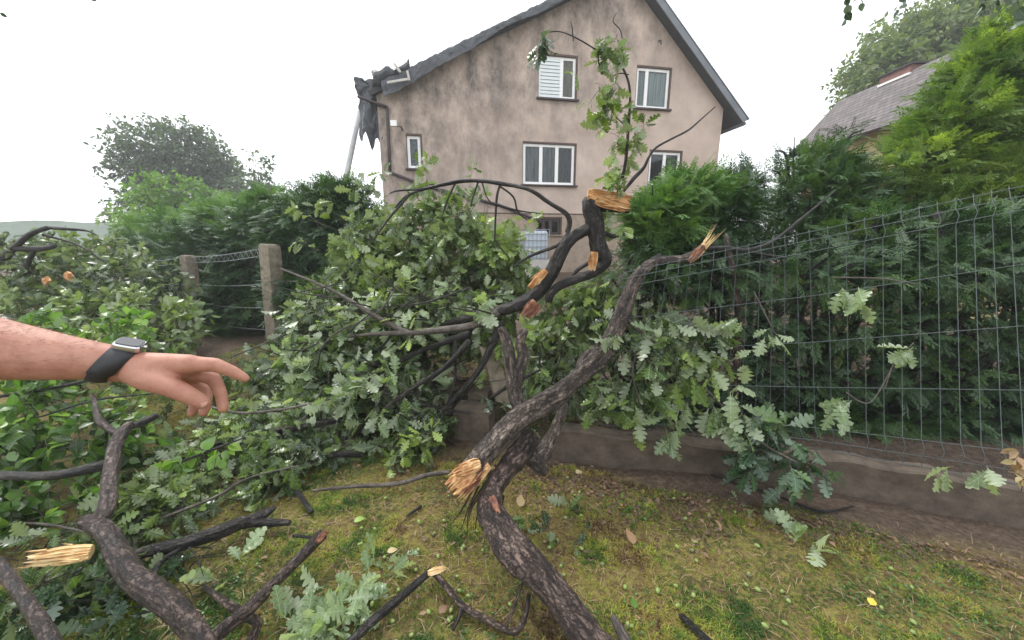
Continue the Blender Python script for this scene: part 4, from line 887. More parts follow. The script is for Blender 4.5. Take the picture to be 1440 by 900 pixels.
# crown of the oak, crushed over the old fence line
oc = empty('fallen_oak', G(560,640), 'huge heap of broken oak twigs and lobed leaves in the middle of the garden', 'fallen tree')
foliage_ = lambda th, blobs, **k: foliage(th, [b for b in blobs], **k)
def fol(th, blobs, leaf=(.09,.15), L=(.18,.4), nl=9, **k):
    P, D = blobpts([(*b[:6], int(b[6]*1.25)) for b in blobs], gap=.42); Ln = rng.uniform(L[0],L[1],len(P)); B = P-D*Ln[:,None]*.6; B[:,2] = np.maximum(B[:,2], gz(B[:,0],B[:,1])+.02)
    return sprays(th, B-np.array(th.location), D, Ln, nl=nl, size=leaf, **k)
fol(oc, [(575,330,4.4,85,36,.6,90),(650,350,4.2,76,44,.6,95),(520,370,4.3,56,50,.6,80),(700,380,3.9,44,60,.4,80),(600,400,4.0,100,50,.6,120),(640,300,4.4,60,24,.4,40)], rlo=.35, rhi=1, leaf=(.11,.17))  # lighter leaf range paints the skylit top of the heap
fol(oc, [(470,440,3.8,60,50,.5,110),(540,450,3.7,90,50,.5,130),(450,500,3.5,60,50,.4,110),(660,440,3.6,60,40,.4,80),(520,520,3.3,90,50,.4,150),(590,500,3.3,60,40,.4,70)], rlo=.0, rhi=.75)
fol(oc, [(450,560,3.1,70,50,.35,110),(430,610,2.8,60,40,.3,80),(510,585,2.9,70,46,.3,95),(560,640,2.6,56,32,.2,60),(500,640,2.6,60,34,.2,70),(610,570,2.8,20,30,.15,14)], rlo=.0, rhi=.9, mat='oak')
fol(oc, [(480,470,3.3,90,50,.3,45),(530,540,2.9,80,50,.3,45),(430,580,2.8,80,40,.2,35),(590,430,3.4,90,40,.3,40)], mat='oakpale', nl=6, updown=.45)
fol(oc, [(800,440,3.2,56,40,.3,80),(790,500,3.0,40,50,.3,60),(850,420,3.3,40,40,.3,50),(745,490,2.9,40,50,.2,40),(690,430,3.3,30,40,.3,30),(700,585,2.5,20,30,.1,10)], rlo=0, rhi=.8, leaf=(.08,.13))
sprig(oc, [(580,625,2.45),(600,612,2.4),(560,640,2.4)], 3, (.08,.12), (.05,.14), rad=.08, nl=5, rlo=.85)
sprig(oc, [(600,470,3.0),(585,455,3.0)], 2, (.09,.12), (.05,.1), rad=.05, nl=5, rlo=.95)
sprig(oc, [(675,440,2.85),(660,430,2.9)], 2, (.13,.17), (.05,.1), rad=.05, nl=4, mat='oakpale')
br = [[(395,378,3.3,3),(430,392,3.25,4),(480,415,3.2,5),(520,440,3.1,7),(560,462,3.05,8),(575,468,3.0,8)],[(460,478,3.1,3),(520,470,3.05,5),(575,468,3.0,8),(620,464,2.95,10),(670,456,2.95,12),(700,440,2.95,14)],
      [(600,600,2.7,5),(640,560,2.75,8),(670,525,2.8,9),(690,490,2.85,11),(705,455,2.9,14)],[(480,560,2.9,4),(540,520,2.95,6),(600,490,3.0,8),(660,470,3.0,12)],[(560,430,3.2,3),(600,425,3.1,3),(660,405,3.1,3)],
      [(500,610,2.6,4),(560,560,2.7,6),(620,520,2.8,8),(660,480,2.85,10)],[(425,658,.06,4),(450,643,.1,9),(480,638,.1,11),(510,640,.08,8)],[(440,690,.04,4),(500,684,.05,6),(560,680,.06,7),(600,668,.09,7),(632,664,.12,6)],
      [(300,625,2.5,6),(360,612,2.55,9),(430,600,2.6,10),(480,590,2.7,8)],[(520,500,3.1,3),(550,470,3.1,4),(545,420,3.2,3),(560,400,3.3,2)],[(640,480,2.9,5),(640,530,2.8,4),(628,570,2.7,3)],[(690,560,2.6,5),(720,540,2.5,6),(760,520,2.5,4)],[(570,560,2.8,4),(620,575,2.75,5),(660,580,2.7,4)],
      [(760,490,2.7,2.5),(758,530,2.65,2.5),(757,570,2.6,2)],[(790,500,2.7,2),(775,540,2.65,2.2),(760,590,2.6,2)],[(560,350,3.9,4),(600,390,3.8,6),(640,420,3.6,8),(680,440,3.4,12)],[(520,330,4.0,3),(540,380,3.9,5),(590,420,3.7,7),(640,440,3.5,9)]]
for k, pts in enumerate(br): L_(oc, 'branch', 'barkgrey' if k in (0,1,7) else 'barkdark', pts, sides=9, step=.04, amp=.2, seed=50+k)
for k, (pts, lbm) in enumerate(((((0,600,2.2,3),(60,585,2.2,3),(150,560,2.25,2.5),(300,548,2.35,2)),'barkdark'),(((-20,560,2.4,5),(60,548,2.4,5),(150,530,2.5,4),(210,520,2.6,3)),'barkdark'),(((150,700,.12,5),(230,660,.2,4),(300,632,.24,4),(345,615,.28,2)),'barkdark'),
      (((230,728,.1,5),(300,700,.18,4),(350,672,.22,3),(420,655,.2,2)),'barkgrey'),(((20,735,.12,3),(70,738,.16,4),(120,748,.2,3)),'barkgrey'),(((260,560,2.7,3),(330,580,2.6,4),(400,575,2.6,4),(470,560,2.7,3)),'barkgrey'),(((330,500,3.4,2),(400,470,3.3,3),(430,440,3.3,2),(440,400,3.3,1.5)),'barkgrey'),
      (((300,650,2.3,2),(360,610,2.5,3),(420,595,2.6,3),(455,545,2.8,2)),'barkgrey'),(((470,500,2.9,2),(500,540,2.8,3),(560,560,2.8,3),(590,600,2.6,2)),'barkgrey'),(((430,520,3.0,2),(470,470,3.0,2.5),(530,440,3.1,2.5),(560,400,3.2,1.5)),'barkgrey'))):
    L_(oc, 'branch', lbm, list(pts), sides=7, step=.04, amp=.2, seed=150+k)
sh_ = MB(); rr = random.Random(77)
for k in range(70):      # loose thin ends arching out of the heap
    px, py = rr.uniform(420,720), rr.uniform(300,620); Y = 2.9+(620-py)/320*1.1; a = A(px, py, Y); d = Vector((rr.uniform(-1,1), rr.uniform(-.6,.1), rr.uniform(-.2,.9)))*rr.uniform(.15,.45)
    if (a+d).z < .05: d.z = .05
    m_ = a+d*.55+Vector((0,0,rr.uniform(.0,.08))); r0 = rr.uniform(.0015,.0035); tube(sh_, [(*a,r0),(*m_,r0*.7),(*(a+d),r0*.3)], 5, .05, .2, k)
child(lambda p: sh_.build('thin_ends', M['barkgrey'], p, smooth=True), oc)['kind'] = 'stuff'
P_, D_ = blobpts([(590,290,4.2,120,40,.4,26),(490,350,4.0,44,50,.4,12),(690,340,4.0,50,50,.4,14)], .9); D_ = norm(D_+np.array([0,0,.4]))
sprays(oc, P_-np.array(oc.location), D_, rng.uniform(.2,.5,len(P_)), nl=7, size=(.09,.15), rlo=.3, rhi=1, droop=.5)
# random tangled branches inside the heap
rb = MB(); rr = random.Random(5)
for k in range(130):
    a = A(rr.uniform(420,700), rr.uniform(400,620), rr.uniform(2.8,3.8)); d = Vector((rr.uniform(-1,1),rr.uniform(-.5,.5),rr.uniform(-.35,.5)))*rr.uniform(.25,.7)
    if (a+d).z < .05: d.z = abs(d.z)
    a.z = max(a.z,.06); m_ = a+d*.5+Vector((rr.uniform(-.06,.06),rr.uniform(-.06,.06),rr.uniform(-.06,.06))); r0 = rr.uniform(.003,.009)
    tube(rb, [(*a,r0),(*m_,r0*.7),(*(a+d),r0*.25)], 5, .08, .2, k)
child(lambda p: rb.build('tangled_twigs', M['barkdark'], p, smooth=True), oc)['kind'] = 'stuff'

# leafy branch hung over the fence on the right
hbn = empty('hanging_oak_branch', A(930,560,2.3), 'leafy oak branch with pale undersides hanging down over the fence and plinth', 'branch')
bp_ = [[(872,440,2.5,8),(905,470,2.36,6),(945,500,2.28,5),(985,540,2.2,5),(1030,585,2.1,4),(1075,625,2.0,4),(1120,650,1.93,3)], [(945,500,2.28,4),(960,470,2.3,3),(975,440,2.32,2)], [(905,470,2.36,4),(890,520,2.3,3),(900,570,2.25,3)], [(985,540,2.2,3),(1010,520,2.18,2.5),(1040,500,2.2,2)], [(1030,585,2.1,3),(1040,620,2.05,2),(1035,650,2.02,2)]]
for k, pts in enumerate(bp_): L_(hbn, 'branch', 'barkgrey', pts, sides=7, step=.04, amp=.15, seed=90+k)
sprig(hbn, [(890,490,2.34),(910,500,2.32),(930,490,2.3),(900,530,2.3),(925,540,2.28),(950,520,2.26),(880,470,2.38),(955,490,2.28),(905,575,2.24),(970,500,2.26),(880,560,2.28),(990,455,2.3),(960,450,2.32),(985,480,2.26),(900,450,2.36),(930,455,2.32),(1000,500,2.2),(870,520,2.32),(850,545,2.34)], 4, (.10,.15), (.06,.16), rad=.1, nl=5, rlo=.1, rhi=.9)
sprig(hbn, [(1020,545,2.1),(1035,560,2.08),(1050,580,2.04),(1010,570,2.12),(950,600,2.15),(975,570,2.15),(1045,610,2.0),(930,470,2.26),(940,585,2.15)], 2, (.12,.17), (.04,.1), mat='oakpale', rad=.06, nl=4, droop=.8, ud=.6)
sprig(hbn, [(1070,600,2.05),(1090,620,2.0),(1110,640,1.96),(1080,640,1.96),(1130,650,1.92),(1100,600,2.0),(1140,665,1.88),(1060,630,2.0)], 4, (.10,.15), (.05,.14), mat='oakdark', rad=.09, nl=5)
# sprigs caught in the mesh of the fence
for (pts, lb, st) in (([(1185,395,2.32),(1200,402,2.31),(1230,400,2.31)], 'drooping oak sprig caught in the upper mesh of the fence', [(1170,390,2.3,2),(1240,392,2.36,3),(1290,400,2.45,2)]),
                  ([(1285,480,2.15),(1300,485,2.14)], 'pale oak sprig stuck through the mesh midway up at right', [(1245,545,2.1,2),(1258,510,2.12,2.5),(1285,482,2.13,2)]),
                  ([(1190,555,2.12),(1215,565,2.12)], 'oak leaf cluster caught low in the mesh near the plinth', [(1190,552,2.1,2),(1225,565,2.1,2.5),(1262,500,2.2,1.5)]),
                  ([(1090,470,2.28),(1085,455,2.28),(1065,490,2.27),(1050,455,2.27)], 'light green oak sprig hooked on the left part of the mesh', [(1060,410,2.32,2),(1075,440,2.28,2.5),(1090,470,2.26,2)]),
                  ([(1375,650,1.80),(1360,655,1.8)], 'dark small sprig poking through the bottom of the mesh', [(1350,640,1.82,2),(1385,655,1.82,2)])):
    t = empty('oak_sprig', A(*pts[0]), lb, 'sprig', 'oak sprigs caught in the fence')
    L_(t, 'stem', 'barkgrey', st, sides=6, step=.03, seed=7); sprig(t, pts, 1, (.11,.16), (.04,.1), mat='oakpale', rad=.03, nl=4, ud=.75, twigs=False)

# ------------------------------------------------------------------ fallen branches on the left
gb = empty('gnarled_bough', G(150,850), 'thick twisted reddish bough curving up from the lower left foreground', 'branch')
L_(gb, 'main_limb', 'barkred', [(320,960,.26,46),(284,898,.24,46),(249,858,.24,47),(212,832,.24,50),(186,810,.25,49),(166,778,.26,40),(150,750,.28,37),(133,737,.3,34),(120,733,.31,26)], sides=40, step=.009, amp=.24, seed=61)
L_(gb, 'upper_limb', 'barkred', [(138,736,.3,26),(150,710,.33,27),(154,672,.38,26),(161,632,.45,23),(170,612,.49,19),(184,596,.52,13)], sides=30, step=.012, amp=.24, seed=62)
L_(gb, 'side_limb', 'barkred', [(168,612,.49,14),(152,602,.51,13),(139,590,.54,12),(133,567,.6,9),(128,556,.64,5)], sides=16, amp=.2, seed=63)
L_(gb, 'side_limb', 'barkdark', [(182,600,.51,10),(200,594,.51,11),(220,584,.52,9)], sides=12, amp=.2, seed=64)
L_(gb, 'side_limb', 'barkdark', [(155,652,.4,16),(130,658,.4,15),(67,669,.38,14),(0,668,.38,14),(-70,660,.38,14)], sides=18, amp=.16, seed=65)
L_(gb, 'side_limb', 'barkdark', [(180,786,.12,16),(210,775,.11,18),(249,767,.10,20),(311,747,.09,21),(345,734,.08,18),(380,735,.07,13),(407,735,.06,9)], sides=20, amp=.18, seed=66)
L_(gb, 'side_limb', 'barkdark', [(345,734,.08,15),(373,722,.1,13),(386,714,.12,7)], sides=12, seed=67)
sp(gb, 'woodpale', (128,776,.26), (36,788,.25), .075, .03, (.1,-.8,.6), 21, jag=.25)
L_(gb, 'thin_limb', 'barkdark', [(215,815,.12,8),(222,795,.11,9),(240,780,.1,7),(268,765,.08,5)], sides=8, seed=68)
sb = empty('smooth_bough', G(60,880), 'brown branch slanting out of the lower left corner', 'branch')
L_(sb, 'limb', 'barkred', [(-50,740,.3,24),(-20,775,.3,25),(9,807,.3,28),(44,855,.3,34),(70,900,.3,37),(90,950,.3,40)], sides=26, amp=.18, seed=69)
ss = empty('broken_stick', G(380,840), 'straight broken stick with a pink peeled tip in the left foreground', 'stick')
L_(ss, 'limb', 'barkred', [(280,925,.12,22),(305,893,.12,21),(356,850,.12,19),(400,806,.12,17),(430,776,.13,16),(453,752,.14,17)], sides=22, amp=.16, seed=70)
L_(ss, 'side_limb', 'barkdark', [(446,758,.13,6),(430,755,.12,5),(412,753,.11,5)], sides=8, seed=71)
sp(ss, 'woodred', (446,762,.16), (459,747,.165), .035, .02, (-.1,-.7,.6), 22, jag=.2)
s2 = empty('fallen_branch', G(330,860), 'short brown branch lying beneath the broken stick', 'branch')
L_(s2, 'limb', 'barkred', [(288,826,.04,11),(318,848,.05,15),(345,866,.06,17),(362,878,.06,15),(352,902,.05,14)], sides=16, amp=.2, seed=72)
vt = empty('forked_twig', G(610,805), 'dark forked twig in an upside down V on the moss', 'twig')
L_(vt, 'stem', 'barkdark', [(488,908,.05,14),(530,868,.05,14),(570,834,.06,13),(606,803,.07,10)], sides=14, amp=.2, seed=73)
L_(vt, 'stem', 'barkred', [(608,803,.07,10),(625,822,.05,11),(650,852,.05,12),(685,872,.04,12.5),(722,888,.05,12.5),(738,868,.08,8),(744,836,.13,6)], sides=14, amp=.25, seed=74)
L_(vt, 'side_stem', 'barkdark', [(650,854,.05,8),(644,870,.03,7),(637,886,.02,5)], sides=8, seed=75)
L_(vt, 'side_stem', 'barkred', [(712,882,.05,6),(722,855,.1,5),(735,818,.16,4)], sides=8, seed=76)
sp(vt, 'woodpale', (602,806,.085), (628,798,.08), .03, .012, (0,-.6,.8), 23, jag=.3)
for (pts, lb, mt) in (([(958,866,.03,10),(976,882,.03,11),(1000,905,.03,11)], 'short dark stick at the bottom edge right of the bough', 'barkdark'), ([(863,868,.06,10),(872,885,.05,15),(884,908,.04,17)], 'pale brown stub of wood beside the foot of the bough', 'barkgrey'), ([(1000,668,.02,3),(1080,692,.02,4),(1150,718,.02,4),(1200,712,.02,3)], 'thin stick lying along the foot of the plinth', 'barkdark'), ([(572,726,.015,4),(592,712,.015,5)], 'tiny dark twig lying on moss left of the torn end','barkdark'), ([(418,690,.08,8),(428,706,.05,9),(438,720,.03,8)],'short black stick jutting from the leaf heap onto moss','barkdark')):
    t = empty('stick', AA(*pts[0][:3]), lb, 'stick'); L_(t, 'stem', mt, pts, sides=10, amp=.2, seed=77)

# tangle and leaves on the left
ll = empty('fallen_leafy_branch', G(120,700), 'low spread of bright rounded leaves and twigs below the pointing arm', 'branch')
fol(ll, [(40,575,2.3,90,46,.3,66),(120,610,2.2,90,50,.3,60),(30,640,2.0,80,50,.25,54),(230,620,2.5,60,34,.25,36),(90,690,1.9,70,50,.2,34),(20,720,1.75,70,40,.15,24)], kind='round', mat='round', leaf=(.05,.09), L=(.15,.35), nl=9, rlo=0, rhi=.8)
fol(ll, [(60,470,3.0,100,40,.4,70),(150,460,3.2,60,24,.3,36),(20,520,2.6,90,30,.3,40)], kind='round', mat='round', leaf=(.06,.10), L=(.15,.4), nl=9, rlo=.2, rhi=1)
lo_ = empty('fallen_oak_branch', G(300,700), 'dark mound of oak foliage lying left of the heap, under the hand', 'branch')
fol(lo_, [(260,680,2.3,80,44,.25,100),(340,650,2.4,80,44,.25,110),(210,720,1.95,80,40,.18,70),(300,720,2.05,60,30,.15,50),(330,600,2.7,90,30,.3,80),(390,640,2.5,50,40,.25,60),(60,760,1.6,70,40,.12,40),(370,690,2.2,50,26,.15,40)], rlo=.0, rhi=.85, leaf=(.07,.12))
fol(lo_, [(230,700,.0+1.9,80,24,.12,40),(330,705,2.0,70,16,.1,34),(400,680,2.15,40,18,.1,24),(150,760,1.62,60,24,.08,22),(200,830,1.45,50,30,.05,16),(60,830,1.3,60,40,.06,20),(430,640,2.4,50,22,.15,30)], rlo=.0, rhi=.85, leaf=(.06,.10), L=(.1,.25))
sprig(lo_, [(265,630,2.15),(300,635,2.2),(250,645,2.1)], 3, (.06,.10), (.05,.14), mat='round', kind='round', rad=.08, nl=5, rlo=.8)
fol(lo_, [(120,830,1.35,110,60,.08,26),(40,860,1.25,60,50,.05,12),(260,800,1.55,50,40,.06,20),(170,890,1.2,100,40,.04,14)], mat='oakdark', leaf=(.06,.10), L=(.08,.18), nl=6, tr=.0009)
rb = MB()
for k in range(150):
    ty = rr.uniform(600,890); a = G(rr.uniform(-60,400-max(0,ty-690)*1.0), ty); a.z += rr.uniform(.02,.16); d = Vector((rr.uniform(-1,1),rr.uniform(-.6,.6),rr.uniform(-.2,.3)))*rr.uniform(.1,.32)
    if (a+d).z < .03: d.z = .05
    r0 = rr.uniform(.0015,.0045); m_ = a+d*.5+Vector((rr.uniform(-.05,.05),rr.uniform(-.05,.05),rr.uniform(-.01,.05)))
    tube(rb, [(*a,r0),(*m_,r0*.7),(*(a+d),r0*.25)], 5, .06, .2, k)
child(lambda p: rb.build('tangled_twigs', M['barkdark'], p, smooth=True), lo_)['kind'] = 'stuff'
# crown of another fallen tree farther back on the left
lc = empty('fallen_oak', A(90,440,5.5), 'dark fallen treetop with bare hooked branches at the far left edge', 'fallen tree')
fol(lc, [(30,345,6.2,60,20,.5,60),(60,390,5.8,110,50,.8,170),(150,375,6.0,60,40,.6,90),(200,400,5.6,60,50,.6,110),(60,440,5.0,120,40,.7,130),(170,440,4.9,90,36,.6,110),(230,450,4.8,50,36,.5,60),(120,345,6.2,50,16,.5,40),(20,360,6.0,50,30,.5,50)], leaf=(.09,.15), rlo=0, rhi=.75, mat='oak', kind='oak')
fol(lc, [(215,560,2.9,60,20,.3,30),(150,530,3.0,60,16,.3,24),(260,520,3.3,60,14,.3,22),(300,590,2.8,50,20,.25,24)], leaf=(.07,.12), rlo=.1, rhi=1, mat='oak')
fol(lc, [(330,520,3.6,50,12,.3,16),(200,478,4.2,60,22,.4,44),(400,530,3.5,50,16,.3,24),(120,480,3.8,90,20,.4,40)], leaf=(.08,.13), rlo=.2, rhi=1, mat='oak')
for k, pts in enumerate([[(-60,360,5.4,14),(0,362,5.4,14),(18,350,5.4,12),(45,328,5.4,10),(68,320,5.4,8)],[(18,350,5.4,8),(60,350,5.4,9),(78,345,5.4,6)],[(45,328,5.4,8),(64,320,5.4,6)],[(66,320,5.4,5),(90,322,5.4,5),(120,324,5.5,3),(135,330,5.5,2)],[(28,395,5.3,12),(38,372,5.4,10),(50,350,5.4,8)],[(60,330,5.4,4),(110,345,5.5,3),(150,370,5.5,2)]]):
    L_(lc, 'bare_limb', 'barkdark', pts, sides=8, step=.06, amp=.2, seed=110+k)
sp(lc, 'wood', (62,392,5.0), (70,398,5.0), .12, .05, (0,-1,.2), 31); sp(lc, 'wood', (92,385,5.0), (102,392,5.0), .12, .05, (0,-1,.2), 32)

# single sprigs lying on the moss
for (pts, lb, mt, rad, n, lf_) in (([(430,885,1.28),(460,860,1.36),(485,835,1.46),(515,812,1.52),(410,900,1.24),(475,850,1.42),(445,880,1.32),(500,840,1.3),(530,800,1.3),(425,870,1.3)], 'pale oak twig with silvery leaves lying beside the forked twig', 'oakpale', .04, 3, (.08,.13)),
                  ([(735,725,1.92),(765,740,1.88),(790,745,1.86),(750,745,1.86),(800,735,1.9)], 'drooping green oak sprig right of the thick bough', 'oak', .05, 2, (.08,.12)),
                  ([(1135,755,1.78),(1120,765,1.75),(1140,745,1.80)], 'three flat grey green oak leaves on the moss at right', 'oakpale', .025, 1, (.10,.15)),
                  ([(1060,700,2.05),(1045,712,2.0),(1070,718,1.98)], 'small pale leaf cluster at the foot of the plinth', 'oakpale', .03, 1, (.07,.10)),
                  ([(880,715,2.0),(890,725,1.96)], 'low dark green weed growing in the moss', 'round', .05, 3, (.02,.035)),
                  ([(345,800,1.6),(335,810,1.58),(262,800,1.6)], 'grey oak leaves half hidden under the black side branch', 'oakpale', .03, 1, (.10,.14)),
                  ([(590,640,2.35),(610,650,2.3),(560,625,2.45),(540,650,2.3)], 'light oak sprig at the near edge of the leaf heap', 'oak', .06, 2, (.08,.12))):
    c = Vector(A(*pts[0])); t = empty('weed' if 'weed' in lb else 'oak_sprig', c, lb, 'weed' if 'weed' in lb else 'sprig')
    P = []
    for (px,py,Y) in pts:
        g = G(px,py,.03); P.append(g)
    P = np.repeat(np.array([list(p) for p in P]), n, 0)+rng.normal(0,rad*.5,(len(P)*n,3))*np.array([1,1,.2]); P[:,2] = gz(P[:,0],P[:,1])+.02
    D = rng.normal(size=P.shape)*np.array([1,1,.15]); 
    sprays(t, P-np.array(c), D, rng.uniform(.04,.12,len(P)), kind='round' if mt == 'round' else 'oak', mat=mt, nl=5, size=lf_, droop=-.1, updown=.6, twigs=n > 9)

# overhanging twigs at the top right, from a tree outside the picture
ot = empty('overhanging_tree', (5.6,3.2,0), 'tree beyond the frame whose thin twigs dangle into the sky at top right', 'tree')
for nm_t, pts in (('trunk', [(5.6,3.2,-.1,.14),(5.5,3.1,2,.11),(5.3,3,3.6,.07)]), ('limb', [(5.3,3,3.6,.07),(4.3,2.8,4.0,.04),(2.6,2.6,3.9,.02),(1.6,2.5,3.65,.008),(1.2,2.5,3.5,.004)]), ('limb', [(4.3,2.8,4.0,.03),(3.6,2.7,3.75,.015),(3.1,2.6,3.45,.006)])):
    t = MB(); tube(t, [(x-5.6,y-3.2,z,r) for x,y,z,r in pts], 10, .2, .1, 3); t.build(nm_t, M['barkdark'], ot, smooth=True)
tw = []
for (p0, p1) in (((1190,-60,2.6),(1190,28,2.6)), ((1205,-60,2.6),(1210,5,2.6)), ((1275,-60,2.6),(1262,24,2.6)), ((1285,-50,2.6),(1272,12,2.6)), ((1400,-50,2.6),(1405,25,2.6)), ((1430,-50,2.6),(1432,30,2.6)), ((1395,-30,2.6),(1380,10,2.6))): tw.append((A(*p0), A(*p1)))
P = []; X = []; S = []; pol = []
for a, b_ in tw:
    pol.append([a.lerp(b_, k/5)+Vector((.012*math.sin(k*2),0,0)) for k in range(6)])
    for k in range(7): 
        t_ = .3+.7*k/6; P.append(a.lerp(b_, t_)); X.append(Vector((random.choice((-1,1))*.6,random.uniform(-.5,.5),-1))); S.append(random.uniform(.035,.06)*(1.6 if b_.x > 3 else 1))
P = np.array([list(p) for p in P])-np.array([5.6,3.2,0]); X = np.array([list(p) for p in X])
scatter('leaves', RNDS, P, X, rvec(len(P)), np.array(S), rng.random(len(P))*.6, M['oakdark'], ot)
twigmesh('twigs', np.array([[list(q) for q in p] for p in pol])-np.array([5.6,3.2,0]), np.full(len(pol), .003), M['barkdark'], ot)
# twigs outside the upper left corner
ol = empty('overhanging_twig', A(0,-40,2.6), 'dark twig tip with small leaves at the upper left corner of the sky', 'twig')
P = []; 
for (px,py) in ((0,18),(-4,6),(134,-2),(70,-20),(100,-14),(20,-14)): P.append(list(A(px,py,2.6)-ol.location))
P = np.array(P); scatter('leaves', RNDS, P, rvec(len(P))+np.array([0,0,-1]), rvec(len(P)), np.full(len(P), .03), rng.random(len(P))*.5, M['oakdark'], ol)
L_(ol, 'stem', 'barkdark', [(-900,-900,3.5,22),(-500,-420,3.0,14),(-200,-80,2.7,8),(-60,-12,2.6,5),(0,-8,2.6,4),(70,-14,2.6,3),(134,-6,2.6,2)], sides=6, seed=3)

# ================================================================== MOSS, GRASS, LITTER, ACORNS
n = 120000
x = rng.uniform(-2.4, 3.4, n); y = .75+(rng.random(n)**1.15)*2.3
fl_ = y+.36*x; dirt = fl_+.9*(vn(x, y, 2.2)-.5)*.6
patch = vn(x, y, 1.7)*.5+vn(x+3, y, 5)*.35+vn(x, y+8, 13)*.25-.05
keep = (dirt < 2.5) & (rng.random(n) < .25+patch*1.1) & (fl_ < 2.66) & ~((x > 1.6) & (rng.random(n) < (x-1.6)*.55))
x, y, patch = x[keep], y[keep], patch[keep]; m_ = len(x)
P = np.stack([x, y, gz(x, y)-.002], 1)
Z = np.array([0,0,1.])+rng.normal(0,.25,(m_,3)); X = rng.normal(size=(m_,3))*np.array([1,1,0])
S = rng.uniform(.006,.016,m_)*(1+1.1*np.clip((vn(x,y,6)-.5)*4,0,1))
rn = np.clip((patch-.42)*2.6+.42+rng.normal(0,.18,m_), 0, 1)
tag(scatter('moss', TUFT, P, X, Z, S, rn, M['moss']), 'yellow green and brown moss and short grass covering the ground', 'moss', kind='stuff')
n = 30000; x = rng.uniform(-4.2, .8, n); y = rng.uniform(2.5, 6.2, n); k_ = y > 2.9-.2*x*0; x, y = x[k_], y[k_]
pt_ = vn(x, y, 1.7)*.5+vn(x+3, y, 5)*.35+vn(x, y+8, 13)*.25-.05
tag(scatter('moss', TUFT, np.stack([x, y, gz(x, y)-.002], 1), rng.normal(size=(len(x),3))*np.array([1,1,0]), np.array([0,0,1.])+rng.normal(0,.25,(len(x),3)), rng.uniform(.014,.03,len(x)), np.clip((pt_-.42)*2.6+.5+rng.normal(0,.18,len(x)),0,1), M['moss']), 'coarser yellow green moss behind and under the fallen branches', 'moss', kind='stuff')
n = 26000; x = rng.uniform(-1.6, 3.2, n); y = .8+(rng.random(n)**1.1)*2.0; w_ = vn(x+40, y, 2.4)*.6+vn(x, y+60, 7)*.4
k_ = (w_ > .58) & (y+.36*x < 2.5); x, y = x[k_], y[k_]; m_ = len(x)
tag(scatter('ground_weeds', RNDS, np.stack([x,y,gz(x,y)+rng.uniform(.004,.02,m_)],1), rng.normal(size=(m_,3))*np.array([1,1,.3]), np.array([0,0,1.])+rng.normal(0,.4,(m_,3)), rng.uniform(.006,.016,m_), np.clip(rng.normal(.35,.2,m_),0,.9), M['round']), 'small green weeds creeping through the moss', 'weeds', kind='stuff')
# straw and needles
n = 5000; x = rng.uniform(-1.6,3.2,n); y = rng.uniform(.8,2.6,n); k_ = (y+.36*x < 2.6); x, y = x[k_], y[k_]
NEED = [(np.array([(0,-.02,0),(0,.02,0),(.5,.02,.08),(.5,-.02,.08),(1,0,.02)]), [(0,1,2,3),(3,2,4)])]
tag(scatter('straw', NEED, np.stack([x,y,gz(x,y)+.008],1), rng.normal(size=(len(x),3))*np.array([1,1,.12]), np.tile([0,0,1.],(len(x),1)), rng.uniform(.02,.07,len(x)), rng.random(len(x)), M['deadleaf']), 'brown straw and needles scattered through the moss', 'straw', kind='stuff')
# litter of broken brown leaves by the plinth and under the heap
n = 3400; t_ = rng.random(n); x = np.r_[rng.uniform(.1,3.3,1200), rng.uniform(.0,1.2,800), rng.uniform(-3,.6,1400)]; y = np.r_[2.50-.36*x[:1200]-np.abs(rng.normal(0,.13,1200)), 2.45-.36*x[1200:2000]-np.abs(rng.normal(0,.22,800)), rng.uniform(1.3,5,1400)]
tag(scatter('leaf_litter', OAKS+RNDS, np.stack([x,y,gz(x,y)+.012],1), rng.normal(size=(n,3))*np.array([1,1,.2]), np.array([0,0,1.])+rng.normal(0,.4,(n,3)), rng.uniform(.01,.034,n), rng.random(n)**1.6*.75, M['deadleaf']), 'brown leaf litter along the plinth and beneath the branches', 'leaf litter', kind='stuff')
# acorns
ACM = plain('green_acorn', (.2,.26,.07), .35, .25, 60, 0); CAPM = plain('acorn_cap', (.16,.15,.08), .8, .3, 300, .5)
def acorn_mesh():
    mb = MB(); prof = [(0,.0001),(.0015,.004),(.005,.0065),(.011,.0075),(.016,.0065),(.0195,.003),(.0215,.0003)]
    vs = [(r*math.cos(a*math.pi/5), r*math.sin(a*math.pi/5), z) for z, r in prof for a in range(10)]
    return mb.add(vs, [(i*10+k,i*10+(k+1)%10,(i+1)*10+(k+1)%10,(i+1)*10+k) for i in range(len(prof)-1) for k in range(10)])
ac0 = None; capme = None; rr = random.Random(12)
spots = [(1192,640),(960,697),(945,700),(1205,715),(1315,753),(1280,738),(960,730),(975,762),(955,772),(970,774),(1060,765),(925,835),(975,833),(1070,832),(1098,833),(1105,840),(955,848),(1240,857),(1250,797),(600,858),(655,838),(640,810),(628,732),(650,768),(655,770),(510,820),(505,765),(585,690),(565,690),(545,700),(800,672),(815,690),(820,725),(790,810),(575,895)]
spots += [(rr.uniform(500,1300), rr.uniform(690,890)) for _ in range(50)]
